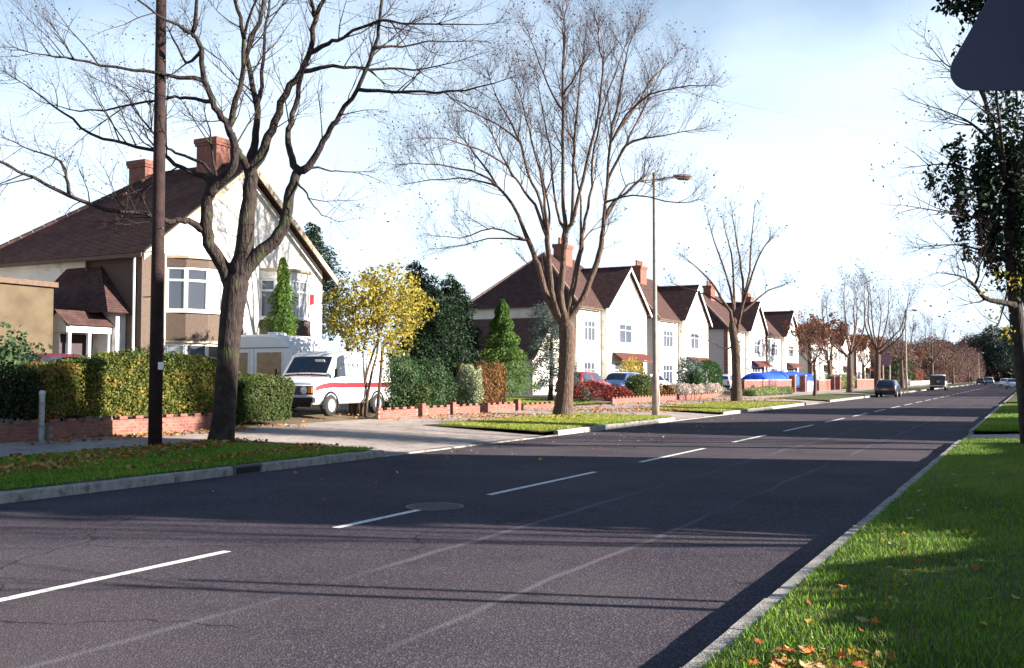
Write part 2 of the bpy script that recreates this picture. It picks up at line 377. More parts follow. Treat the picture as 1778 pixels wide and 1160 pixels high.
# ------------------------------------------------------------------ ground, road, pavement, verges, kerbs
def strip(name, xs, y0, y1, m, zo=0., step=None, kind='structure', zf=GZ):
    mb = MB(); ys = [y0, y1] if not step else list(np.arange(y0, y1, step))+[y1]
    for j in range(len(ys)-1):
        for i in range(len(xs)-1):
            mb.face([(xs[i], ys[j], zf(xs[i])+zo), (xs[i+1], ys[j], zf(xs[i+1])+zo), (xs[i+1], ys[j+1], zf(xs[i+1])+zo), (xs[i], ys[j+1], zf(xs[i])+zo)])
    return mb.build(name, m, None, kind=kind)
def gzl(x): return -.06 if -15.55 < x < 1.55 else GZ(x)
strip('ground', [-2500, -60, -26, -20, -18.3, -15.6, -15.5, 1.5, 1.6, 3, 40, 2500], -600, 4000, 'soil', -.03, zf=gzl)
strip('road', [-11.6, -1.65], -40, 700, 'asphalt')
KL, KR = -11.6, -1.65
# left pavement (whole length) and the dropped crossings in the verge
strip('pavement', [-18.3, -17, -15.6], -30, 400, 'concrete', .0)
LV = [(-20, 16.6), (24.2, 35.2), (41., 58.8), (66, 88), (95, 118), (124, 160), (166, 300)]       # grass verges between crossings
def ramp_strip(name, x0, x1, y0, y1, m, z0, z1):
    return MB().face([(x0, y0, z0), (x1, y0, z1), (x1, y1, z1), (x0, y1, z0)]).build(name, m, None, kind='structure')
for (a, c) in zip(LV[:-1], LV[1:]):
    ramp_strip('crossover', -15.6, KL-.13, a[1], c[0], 'concrete', GZ(-15.6), .035)
tufts = []
for k, (a, c) in enumerate(LV):
    ns = 12 if k < 3 else 4
    mb = MB(); ys = np.linspace(a, c, ns+1)
    xi = [-15.6, -14.4, -13, -11.75]
    for j in range(ns):
        for i in range(3):
            mb.face([(xi[i], ys[j], GZ(xi[i])+.012), (xi[i+1], ys[j], GZ(xi[i+1])+.012), (xi[i+1], ys[j+1], GZ(xi[i+1])+.012), (xi[i], ys[j+1], GZ(xi[i])+.012)])
    # the grass tapers to the crossing at both ends
    mb.build('verge', 'grass_bed', None, kind='structure')
RV = [(-6, 26.5), (30., 62), (66, 110), (114, 300)]
for (a, c) in RV: strip('verge', [KR+.15, 0, 1.6], a, c, 'grass_bed', .012)
for (a, c) in zip(RV[:-1], RV[1:]): ramp_strip('crossover', KR+.13, 1.6, a[1], c[0], 'concrete', .035, GZ(1.6))
strip('pavement', [1.6, 3.2], -20, 300, 'concrete')
strip('garden_lawn', [-26, -20, -18.6], 34, 45, 'grass_bed', .02)

# kerbs: real stones near, one run beyond
def kerb_stone_mesh(h, w=.13, l=.905):
    mb = MB(); c = .022
    pr = [(0, -.05), (0, h-c), (c, h), (w, h), (w, -.05)]
    for e in (0, l):
        pass
    n0 = 0
    for y in (0, l):
        mb.v += [(p[0], y, p[1]) for p in pr]
    k = len(pr)
    for i in range(k): mb.f.append((i, (i+1) % k, k+(i+1) % k, k+i))
    mb.f.append(tuple(range(k))); mb.f.append(tuple(range(k, 2*k)))
    return mb
def kerb(side, runs, ymax):
    sx_ = KL if side < 0 else KR
    bed = MB().bb(sx_+(-.12 if side < 0 else .01), sx_+(-.01 if side < 0 else .12), -30, 300, -.08, .008)
    root = bed.build('kerb', 'kerb_stone', None, kind='structure')
    hi = kerb_stone_mesh(.145 if side < 0 else .115).mesh('kerb_stone'); lo = kerb_stone_mesh(.028).mesh('kerb_stone')
    for me in (hi, lo): me.materials.append(MATS['kerb_stone'])
    y = runs[0][0]
    far = MB()
    while y < ymax:
        full = any(a-.01 <= y < c-.6 for a, c in runs)
        o = link('kerb_stone', hi if full else lo, root)
        if side < 0: o.scale = (-1, 1, 1)
        o.location = (sx_+random.uniform(-.006, .006), y, random.uniform(-.008, .006)); o.rotation_euler = (0, random.uniform(-.02, .02), random.uniform(-.006, .006))
        y += .915
    for a, c in runs:
        if c > y:
            a2 = max(a, y); e = .13*side
            far.bb(sx_, sx_+e, a2, c, -.05, .14 if side < 0 else .115)
    far.build('kerb_run', 'kerb_stone', root)
    return root
kl = kerb(-1, LV, 62); kr = kerb(1, RV, 44)
# kerb inlet (gully) in the left kerb
gy = y_at(432, KL)
g = thing('gully_inlet', 'black iron gully inlet set in the left kerb near the big tree', 'drain', (KL, gy, 0))
MB().bb(KL-.05, KL+.012, gy-.34, gy+.34, .0, .150).build('frame', 'cast_iron', g)
MB().bb(KL+.008, KL+.016, gy-.28, gy+.28, .015, .115).build('mouth', 'black_plastic', g)

# centre line
mk = [((-60, 1042), (390, 957)), ((570, 916), (728, 886)), ((840, 859), (1040, 820)), ((1118, 803), (1230, 779)), ((1272, 768), (1340, 756)), ((1370, 749), (1415, 738))]
marks = [(gp(*a, 0).y, gp(*c, 0).y) for a, c in mk]
yl = marks[-1][1]
marks += [(yl+2.2+6.1*i, yl+6.2+6.1*i) for i in range(24)]
for (a, c) in marks:
    mb = MB(); xs_ = -6.6; q = 8; wv = [random.uniform(-.004, .004) for _ in range(q+1)]
    for i in range(q):
        ya, yb = a+(c-a)*i/q, a+(c-a)*(i+1)/q
        mb.face([(xs_-.052+wv[i], ya, .004), (xs_+.052-wv[i], ya, .004), (xs_+.052-wv[i+1], yb, .004), (xs_-.052+wv[i+1], yb, .004)])
    o = mb.build('road_marking', 'line_paint', None, kind='structure')
# manhole
mc = gp(755, 880, 0)
mh = thing('manhole_cover', 'round iron manhole cover in the road at the end of a white dash', 'manhole', (mc.x, mc.y, 0))
MB().lathe((mc.x, mc.y, 0), [(.36, .001), (.36, .008), (.33, .008), (.33, .001)], 32).build('frame', 'cast_iron', mh)
MB().lathe((mc.x, mc.y, 0), [(.32, .001), (.32, .010), (.02, .012)], 32).build('lid', 'manhole', mh)
for i in range(9):
    yy = -.24+.06*i; hw = math.sqrt(max(.01, .30**2-yy*yy))
    MB().bb(mc.x-hw, mc.x+hw, mc.y+yy-.012, mc.y+yy+.012, .010, .016).build('rib', 'manhole', mh)

# ------------------------------------------------------------------ grass blades and fallen leaves
def grass(name, n, xr, yf, hgt, wid, label, zf=GZ, mask=None, dry=0., shift=0.):
    X = np.random.uniform(xr[0], xr[1], n); Y = yf(n)
    if mask is not None:
        k = mask(X, Y); X, Y = X[k], Y[k]
    n = len(X); Z = np.interp(X, [-60, -26, -20, -18.3, -15.6, -11.8, -11.6, -1.65, -1.5, 3, 40], [.6, .55, .45, .30, .22, .145, 0, 0, .115, .2, .4])+.01
    B = np.stack([X, Y, Z], 1); an = np.random.uniform(0, 6.283, n); s = np.stack([np.cos(an), np.sin(an), np.zeros(n)], 1)
    cl = .5+.5*vnoise(B*np.array([1, 1, 0]), 2.2, 5)
    h = hgt*np.random.uniform(.45, 1.2, n)*(.65+.6*cl); ln = np.random.normal(size=(n, 3))*.45; ln[:, 2] = 1
    T = B+ln*h[:, None]; wv = (wid*np.random.uniform(.6, 1.3, n))[:, None]
    V = np.empty((n, 3, 3)); V[:, 0] = B-s*wv; V[:, 1] = B+s*wv; V[:, 2] = T
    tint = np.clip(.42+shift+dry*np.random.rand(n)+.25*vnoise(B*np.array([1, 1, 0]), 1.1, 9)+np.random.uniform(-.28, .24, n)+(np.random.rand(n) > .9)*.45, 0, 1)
    o = link(name, np_mesh(name, V.reshape(-1, 3), np.arange(3*n).reshape(n, 3), tint), None, 'lf_grass', 'stuff')
    tag(o, label, 'grass'); return o
def near_y(a, c):                     # denser close to the camera
    return lambda n: a+(c-a)*np.random.uniform(0, 1, n)**2.1
grass('grass', 230000, (KR+.13, 2.2), near_y(3.0, 30), .05, .0035, 'short green grass of the near right verge beside the kerb', mask=lambda x, y: (y < 26.5))
grass('grass', 30000, (KR+.15, 1.6), near_y(30, 62), .06, .010, 'sunlit grass of the right verge beyond the driveway crossing')
lvm = lambda x, y: np.logical_or.reduce([(y > a+.0+(x < -12.5)*np.maximum(0, (-12.5-x)*.25)) & (y < c-np.maximum(0, (-12.2-x)*.30)) for a, c in LV])
grass('grass', 70000, (-15.55, -11.78), lambda n: np.random.uniform(6, 17, n), .055, .008, 'shaded grass strip under the nearest big bare tree', mask=lvm, dry=.5, shift=-.22)  # dry blades mixed in; the shift darkens them, putting shade into their colour
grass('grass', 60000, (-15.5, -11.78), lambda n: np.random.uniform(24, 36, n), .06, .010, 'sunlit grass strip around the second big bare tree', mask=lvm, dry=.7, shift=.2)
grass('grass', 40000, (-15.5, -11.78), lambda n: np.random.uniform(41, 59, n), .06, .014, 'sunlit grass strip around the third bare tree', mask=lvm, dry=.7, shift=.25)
grass('grass', 30000, (-26, -18.7), lambda n: np.random.uniform(34, 45, n), .06, .014, 'yellowing front lawn behind the second big bare tree', dry=.6)

def litter(name, P, size, label, up=1.2):
    V, F = leaves(P, size, .75, None, .5, up=up, jitter=.4)
    o = link(name, np_mesh(name, V, F, np.random.rand(len(P))), None, 'lf_fallen', 'stuff'); tag(o, label, 'leaves'); return o
def pts_xy(n, xr, yr, zo=.02, conc=None):
    X = np.random.uniform(*xr, n); Y = np.random.uniform(*yr, n)
    if conc is not None:
        k = (vnoise(np.stack([X, Y, X*0], 1), 1.1, conc) > np.random.uniform(-.5, 1.0, n)); X, Y = X[k], Y[k]
    return np.stack([X, Y, np.array([GZ(x) for x in X])+zo+np.random.uniform(0, .02, len(X))], 1)
litter('fallen_leaves', pts_xy(5600, (-15.6, -12.2), (7, 16.5), .04, 3), .085, 'brown leaf litter on the shaded left verge')
litter('fallen_leaves', pts_xy(1800, (-18.25, -17.2), (10, 22), .02, 4), .08, 'brown leaf litter along the foot of the left brick wall')
litter('fallen_leaves', pts_xy(5200, (-18.2, -13.2), (25, 44), .03, 6), .09, 'golden leaf litter on the pavement by the second big tree')
litter('fallen_leaves', pts_xy(3000, (-18.2, -13.5), (44, 66), .03, 8), .10, 'golden leaf litter on the far pavement by the third tree')
litter('fallen_leaves', pts_xy(1500, (-20.5, -18.4), (21, 40), .03, 2), .08, 'brown leaf litter on the van driveway and flower bed')
litter('fallen_leaves', pts_xy(160, (-11.5, -8), (10, 40), .004), .07, 'few dry leaves in the left road gutter')
# big leaves on the near verge: single curled leaves
def leaf_mesh(curl, lobes):
    mb = MB(); k = 9; ctr = (0, 0, .012); ring = []
    for i in range(k*2):
        a = 2*math.pi*i/(k*2); r = (.5 if i % 2 == 0 else .5-.16*lobes)*(1-.25*math.sin(a)**2)
        x, y = r*math.cos(a), r*math.sin(a); ring.append((x, y, curl*(x*x*.9+y*y*.4)+.03*math.sin(3*a)))
    n0 = len(mb.v); mb.v += [ctr]+ring
    for i in range(2*k): mb.f.append((n0, n0+1+i, n0+1+(i+1) % (2*k)))
    return mb
LM = []
for i, (mm, cu, lo) in enumerate((('leaf_orange', .5, 1), ('leaf_rust', .8, 1.1), ('leaf_tan', .9, .8), ('leaf_yellow', .4, .9), ('leaf_rust', .3, .7), ('leaf_tan', .5, 1.2))):
    me = leaf_mesh(cu, lo).mesh('leaf'); me.materials.append(MATS[mm]); LM.append(me)
vr = [o for o in col.objects if o.name.startswith('verge')]
vr_near = next(o for o in vr if abs(o.data.vertices[0].co.x-(KR+.15)) < .01 and o.data.vertices[0].co.y < 0)
spots = [(1560, 930), (1545, 945), (1570, 926), (1532, 938), (1553, 905), (1462, 1018), (1448, 1030), (1455, 1010), (1512, 1016), (1553, 1018), (1545, 1038), (1538, 1048), (1480, 1066), (1497, 1076),
         (1520, 1080), (1528, 1082), (1440, 1098), (1405, 1078), (1355, 1088), (1502, 1098), (1480, 1132), (1530, 1115), (1586, 1090), (1580, 900), (1602, 905), (1665, 932), (1690, 928), (1590, 966), (1640, 982), (1576, 1016), (1610, 1060), (1660, 1110), (1640, 880), (1600, 860), (1700, 990), (1720, 1040), (1545, 985), (1568, 955)]
def put_leaf(p, sz, k=None):
    o = link('leaf', LM[random.randrange(6) if k is None else k], vr_near); o.location = p
    o.scale = (sz, sz*random.uniform(.6, 1), sz); o.rotation_euler = (random.uniform(-.5, .5), random.uniform(-.5, .5), random.uniform(0, 6.3))
for (px, py) in spots: put_leaf(gp(px, py, .155), random.uniform(.06, .10))
for i in range(70):
    px = random.gauss(1400, 42); py = random.uniform(1122, 1175)+abs(px-1400)*.12; put_leaf(gp(px, py, .15+random.uniform(0, .035)), random.uniform(.05, .10))
for i in range(24): put_leaf(gp(random.gauss(1530, 26), random.uniform(1130, 1170), .155), random.uniform(.05, .08))
for i in range(110):
    x_ = random.uniform(-1.4, 1.5); y_ = 3.5+random.random()**1.6*18; put_leaf(Vector((x_, y_, GZ(x_)+.035)), random.uniform(.05, .09))
o = link('fallen_leaf', leaf_mesh(.3, .4).mesh('fallen_leaf'), None, 'leaf_green'); o.location = gp(1492, 914, .135); o.scale = (.13, .07, .1)
tag(o, 'single pale green leaf lying on the right kerb edge', 'leaf')
# ------------------------------------------------------------------ building kit
Z = Vector((0, 0, 1))
def frameM(r, n): return Matrix((r, n, Z)).transposed()          # local x = right, y = outward, z = up
def obox(mb, o, r, n, u0, u1, d0, d1, z0, z1):
    """box on a wall plane: u along r, d outward, z up, from origin o"""
    c = o + r*((u0+u1)/2) + n*((d0+d1)/2) + Z*((z0+z1)/2)
    return mb.box(c, (abs(u1-u0), abs(d1-d0), abs(z1-z0)), frameM(r, n))
def wallplane(mb, o, r, n, W, z0, z1, ops, rev=.12):
    """wall face with real openings; ops = (u0, u1, z0, z1)"""
    us = sorted({0, W, *[q for a in ops for q in a[:2]]}); zs = sorted({z0, z1, *[q for a in ops for q in a[2:]]})
    for i in range(len(us)-1):
        for j in range(len(zs)-1):
            um, zm = (us[i]+us[i+1])/2, (zs[j]+zs[j+1])/2
            if any(a[0] < um < a[1] and a[2] < zm < a[3] for a in ops): continue
            P = lambda u, z_: o+r*u+Z*z_
            mb.face([P(us[i], zs[j]), P(us[i+1], zs[j]), P(us[i+1], zs[j+1]), P(us[i], zs[j+1])])
    for (u0, u1, a, b_) in ops:
        q = [(u0, a), (u1, a), (u1, b_), (u0, b_)]
        for k in range(4):
            (p, s), (p2, s2) = q[k], q[(k+1) % 4]
            mb.face([o+r*p+Z*s, o+r*p2+Z*s2, o+r*p2+Z*s2-n*rev, o+r*p+Z*s-n*rev])
def window(parent, o, r, n, u0, u1, z0, z1, cols=2, transom=.68, fm='white_paint', pane='glass', curt=True, inset=.08, sill=True, bar=.05):
    """window: frame > pane, sill, curtain"""
    o = o - n*inset; mb = MB(); f = bar
    obox(mb, o, r, n, u0, u1, -.03, .03, z0, z0+f); obox(mb, o, r, n, u0, u1, -.03, .03, z1-f, z1)
    obox(mb, o, r, n, u0, u0+f, -.029, .031, z0+f, z1-f); obox(mb, o, r, n, u1-f, u1, -.029, .031, z0+f, z1-f)
    for k in range(1, cols):
        u = u0+(u1-u0)*k/cols; obox(mb, o, r, n, u-f/2, u+f/2, -.028, .032, z0+f, z1-f)
    if transom:
        zt = z0+(z1-z0)*transom
        for k in range(cols):
            a, c = u0+(u1-u0)*k/cols+f/2, u0+(u1-u0)*(k+1)/cols-f/2
            obox(mb, o, r, n, a, c, -.027, .029, zt-f/2, zt+f/2)
    wn = mb.build('window', fm, parent)
    zz = [z0, z1] if not transom else [z0, zt, z1]
    for k in range(cols):
        a, c = u0+(u1-u0)*k/cols+f*.4, u0+(u1-u0)*(k+1)/cols-f*.4
        for j in range(len(zz)-1):
            obox(MB(), o, r, n, a, c, -.012, -.004, zz[j]+f*.4, zz[j+1]-f*.4).build('pane', pane, wn)
    if sill: obox(MB(), o, r, n, u0-.06, u1+.06, .0, inset+.07, z0-.06, z0-.001).build('sill', fm, wn)
    return wn
def courses(mb, A, B, C, D, step=.12, th=.028):
    """roof slope as overlapping tile courses: eave A-B, top D-C"""
    A, B, C, D = map(Vector, (A, B, C, D)); n = (B-A).cross(D-A)
    if n.length < 1e-6: n = (B-A).cross(C-A)
    n.normalize()
    if n.z < 0: n = -n
    k = max(2, int(max((D-A).length, (C-B).length)/step))
    for i in range(k):
        s0, s1 = i/k, min(1, (i+1.15)/k)
        a, b_, c, d = A.lerp(D, s0)+n*th, B.lerp(C, s0)+n*th, B.lerp(C, s1)+n*.004, A.lerp(D, s1)+n*.004
        mb.face([a, b_, c, d]); mb.face([A.lerp(D, s0)-n*.01, B.lerp(C, s0)-n*.01, b_, a])
def ridge(parent, pts, m='ridge_tile', r=.11):
    mb = MB()
    for a, c in zip(pts[:-1], pts[1:]):
        a, c = Vector(a), Vector(c); L_ = (c-a).length; k = max(1, int(L_/.45))
        for i in range(k):
            p, q = a.lerp(c, i/k), a.lerp(c, (i+.97)/k); mb.tube([p, q], [r*1.05, r*.95], 7)
    return mb.build('ridge_tiles', m, parent)
def chimney(parent, c, w=.9, d=.6, h=1.6, pots=3, m='chimney_brick'):
    x, y, z = c; mb = MB()
    mb.bb(x-d/2, x+d/2, y-w/2, y+w/2, z-1.2, z+h)
    mb.bb(x-d/2-.05, x+d/2+.05, y-w/2-.05, y+w/2+.05, z+h-.28, z+h-.18); mb.bb(x-d/2-.08, x+d/2+.08, y-w/2-.08, y+w/2+.08, z+h-.18, z+h)
    ch = mb.build('chimney', m, parent)
    for i in range(pots):
        yy = y+(i-(pots-1)/2)*w/max(pots, 1)
        MB().lathe((x, yy, z+h), [(.11, -.02), (.13, .05), (.105, .12), (.10, .38), (.125, .40), (.125, .46), (.08, .46)], 12).build('pot', 'pot', ch)
    return ch
NX, NY, PX, PY = Vector((-1, 0, 0)), Vector((0, -1, 0)), Vector((1, 0, 0)), Vector((0, 1, 0))

# ------------------------------------------------------------------ the near house
XF = -26.0; Y0, Y1 = 23.3, 32.7; EV, RG = 5.95, 9.55; XB = -34.5; YM = 28.0; g0 = .45
h = thing('house', 'near house with wide white front gable, two curved bays and long brown roof', 'house', (XF, YM, g0))
mb = MB(); o = Vector((XF, Y0, 0))
bays = [(24.35, 27.9), (28.95, 31.6)]
W = Y1-Y0
wallplane(mb, o, PY, PX, W, g0-.3, EV, [(b0-Y0+.12, b1-Y0-.12, g0+.2, EV-.35) for b0, b1 in bays])
for b0, b1 in bays: mb.face([(XF-1.6, b0, g0), (XF-1.6, b1, g0), (XF-1.6, b1, EV), (XF-1.6, b0, EV)])
mb.face([(XF, Y0, EV), (XF, Y1, EV), (XF, YM, RG-.1)])
mb.face([(XF, Y1, g0-.3), (XB, Y1, g0-.3), (XB, Y1, EV), (XF, Y1, EV)])
mb.face([(XB, Y0, g0-.3), (XB, Y1, g0-.3), (XB, Y1, EV), (XB, Y0, EV)])
mb.build('wall', 'render_white', h, label='white rendered front wall and gable')
mb = MB(); wallplane(mb, Vector((-28.6, Y0, 0)), PX, NY, 2.6, g0-.3, EV, []); mb.build('side_wall', 'pebbledash', h)
mb = MB(); wallplane(mb, Vector((XB, Y0, 0)), PX, NY, XB*-1-28.6, g0-.3, EV, []); mb.build('side_wall', 'render_white', h)
# cream corner strip of the front and grey-brown band
MB().bb(XF-.002, XF+.012, Y0, 24.30, g0-.2, EV-.15).build('corner_render', 'pebbledash', h)
# bays
for bi, (b0, b1) in enumerate(bays):
    yc, hw = (b0+b1)/2, (b1-b0)/2; pj = .85
    pr = [(XF, b0), (XF+pj*.62, b0+hw*.22), (XF+pj, b0+hw*.62), (XF+pj, b1-hw*.62), (XF+pj*.62, b1-hw*.22), (XF, b1)]
    top = EV-.28
    bands = [(g0-.3, 1.05), (2.75, 3.85), (5.35, top)]; wins = [(1.05, 2.75), (3.85, 5.35)]
    for k in range(5):
        p, q = Vector((*pr[k], 0)), Vector((*pr[k+1], 0)); r_ = (q-p).normalized(); n_ = Vector((r_.y, -r_.x, 0)); Wd = (q-p).length
        for j, (za, zb) in enumerate(bands):
            m_ = 'render_white' if j == 2 and bi else 'pebbledash'
            mm = MB(); mm.face([p+Z*za, q+Z*za, q+Z*zb, p+Z*zb]); mm.build('bay_panel', m_, h)
        for j, (za, zb) in enumerate(wins):
            window(h, p, r_, n_, .0, Wd, za, zb, 1 if Wd < .9 else 2, .70, inset=.06, pane='glass' if (k+j) % 3 else 'glass_pale', bar=.075, sill=False)
    for za, dz in ((1.0, .06), (2.76, .07), (3.79, .06), (top-.02, .10)):     # sills, heads and the curved cornice
        mm = MB(); off = .10
        P = [(x+(off if x > XF else 0), y) for x, y in pr]
        for k in range(5):
            (xa, ya), (xb, yb) = P[k], P[k+1]
            mm.face([(xa, ya, za), (xb, yb, za), (xb, yb, za+dz), (xa, ya, za+dz)])
        mm.face([(x, y, za+dz) for x, y in P]); mm.face([(x, y, za) for x, y in P][::-1])
        mm.build('cornice' if dz > .09 else 'sill', 'timber' if dz > .065 else 'white_paint', h)
    mm = MB(); mm.face([(XF-.9, b0+.1, 1.2), (XF-.9, b1-.1, 1.2), (XF-.9, b1-.1, 2.7), (XF-.9, b0+.1, 2.7)]); mm.build('curtain', 'curtain', h)
    mm = MB(); mm.face([(XF-.7, b0+.1, 3.9), (XF-.7, b1-.1, 3.9), (XF-.7, b1-.1, 5.3), (XF-.7, b0+.1, 5.3)]); mm.build('curtain', 'curtain', h)
# roof: gable to the road, hipped at the back
ov = .38; sl_ = (RG-EV)/(YM-Y0); ze = EV-ov*sl_; XG = XF+.45; XH = -30.5
mb = MB()
courses(mb, (XB-ov, Y0-ov, ze), (XG, Y0-ov, ze), (XG, YM, RG), (XH, YM, RG))
courses(mb, (XG, Y1+ov, ze), (XB-ov, Y1+ov, ze), (XH, YM, RG), (XG, YM, RG))
courses(mb, (XB-ov, Y1+ov, ze), (XB-ov, Y0-ov, ze), (XH, YM, RG), (XH, YM, RG))
rf = mb.build('roof', 'roof_tile', h)
ridge(rf, [(XG, YM, RG+.02), (XH, YM, RG+.02)], 'roof_tile'); ridge(rf, [(XB-ov, Y0-ov, ze+.02), (XH, YM, RG+.02)], 'roof_tile')
mm = MB()
for sgn, ye in ((1, Y0-ov), (-1, Y1+ov)):
    a, b_ = Vector((XG+.03, ye, ze-.02)), Vector((XG+.03, YM, RG-.02))
    for dx in (0, .045): mm.face([a+PX*dx, b_+PX*dx, b_+PX*dx-Z*.24, a+PX*dx-Z*.24])
    mm.face([a, b_, b_+PX*.045, a+PX*.045]); mm.face([a-Z*.24, b_-Z*.24, b_+PX*.045-Z*.24, a+PX*.045-Z*.24])
mm.build('bargeboard', 'timber', h)
mm = MB(); mm.bb(XB-ov, XG, Y0-ov-.06, Y0-ov+.02, ze-.15, ze-.02); mm.build('gutter', 'dark_wood', h)
mm = MB(); mm.face([(XB-ov, Y0-ov, ze-.03), (XG, Y0-ov, ze-.03), (XG, Y0, ze-.03), (XB-ov, Y0, ze-.03)]); mm.build('soffit', 'white_paint', h)
MB().tube([(-28.55, Y0-.08, .5), (-28.55, Y0-.08, ze-.1)], .045, 8).build('downpipe', 'dark_wood', h)
MB().tube([(XF-.25, Y0-.08, .5), (XF-.25, Y0-.08, ze-.1)], .045, 8).build('downpipe', 'white_paint', h)
chimney(h, (-27.5, YM, 9.2), .75, 1.0, 1.42, 0)
chimney(h, (-31.2, YM, 8.9), .7, .9, 1.25, 0)
al = at_x(540, 520, XF+.05)
MB().bb(XF, XF+.10, al.y-.13, al.y+.13, al.z-.2, al.z+.2).build('alarm_box', 'alarm_red', h)
# side porch with its own gable and the hipped lean-to roof against the side wall
p = thing('porch', 'white gabled side porch under a dark hipped lean-to roof beside the near house', 'porch', (-27.4, 22.1, g0))
MB().bb(-30.2, -26.7, 22.9, Y0-.01, g0-.2, 3.75).build('wall', 'render_white', p)
mm = MB(); e0 = 3.7
courses(mm, (-30.6, 22.3, e0), (-26.4, 22.3, e0), (-27.9, Y0-.01, 5.35), (-29.6, Y0-.01, 5.35)); courses(mm, (-26.4, 22.3, e0), (-26.4, Y0-.01, e0), (-27.9, Y0-.01, 5.35), (-27.9, Y0-.01, 5.35)); courses(mm, (-30.6, Y0-.01, e0), (-30.6, 22.3, e0), (-29.6, Y0-.01, 5.35), (-29.6, Y0-.01, 5.35))
mm.build('roof', 'roof_tile', p)
xa, xc, ya, yb_ = -27.9, -26.9, 21.2, 22.9; xm_ = (xa+xc)/2
mm = MB(); courses(mm, (xc+.15, yb_, 3.25), (xc+.15, ya-.12, 3.25), (xm_, ya-.12, 3.75), (xm_, yb_, 3.75)); courses(mm, (xa-.15, ya-.12, 3.25), (xa-.15, yb_, 3.25), (xm_, yb_, 3.75), (xm_, ya-.12, 3.75)); mm.build('porch_roof', 'roof_tile', p)
mm = MB(); mm.face([(xa, ya, 3.2), (xc, ya, 3.2), (xm_, ya, 3.68)]); mm.bb(xa, xc, ya-.02, ya+.04, 3.02, 3.2); mm.bb(xc-.04, xc+.05, ya+.05, yb_, 3.02, 3.22); mm.build('fascia', 'white_paint', p)
for xx, yy in ((xa+.05, ya+.05), (xc-.05, ya+.1), (xc-.05, (ya+yb_)/2), (xc-.05, yb_-.08)): MB().bb(xx-.05, xx+.05, yy-.05, yy+.05, g0-.2, 3.02).build('post', 'white_paint', p)
MB().bb(xa+.1, xm_+.1, ya+.02, ya+.06, g0, 3.02).build('panel', 'white_paint', p); MB().bb(xc-.06, xc-.02, ya+.16, (ya+yb_)/2-.06, g0, 1.5).build('panel', 'white_paint', p)
MB().bb(xa+.05, xa+.1, ya+.1, yb_, g0, 3.0).build('door', 'door_dark', p)
# tan garage at the far left
xg = -27.0; ga, gb = y_at(-60, xg), y_at(90, xg); gt = at_x(45, 495, xg).z
g = thing('garage', 'flat-roofed tan rendered garage at the left edge beside the porch', 'garage', (xg, (ga+gb)/2, g0))
MB().bb(xg-5, xg, ga, gb, g0-.2, gt).build('wall', 'tan_render', g)
MB().bb(xg-5.1, xg+.12, ga-.1, gb+.08, gt+.002, gt+.16).build('roof', 'dark_wood', g)
oy = gb-2.9
window(g, Vector((xg, oy-1.1, 0)), PY, PX, 0, 2.2, g0, 2.3, 4, 0, pane='old_paint', inset=-.05, sill=False)
# house further left whose brown roof just shows
ln = thing('house', 'low brown tiled roof end showing above the garage at the left edge', 'house', (-38, 17, g0))
MB().bb(-42, -35.5, 10, 21.2, g0, 5.6).build('wall', 'render_white', ln)
mm = MB(); courses(mm, (-42.4, 9.6, 5.5), (-42.4, 21.6, 5.5), (-38.7, 18.5, 8.4), (-38.7, 12.5, 8.4)); courses(mm, (-35.1, 21.6, 5.5), (-35.1, 9.6, 5.5), (-38.7, 12.5, 8.4), (-38.7, 18.5, 8.4)); courses(mm, (-42.4, 21.6, 5.5), (-35.1, 21.6, 5.5), (-38.7, 18.5, 8.4), (-38.7, 18.5, 8.4)); courses(mm, (-35.1, 9.6, 5.5), (-42.4, 9.6, 5.5), (-38.7, 12.5, 8.4), (-38.7, 12.5, 8.4)); mm.build('roof', 'roof_tile', ln)

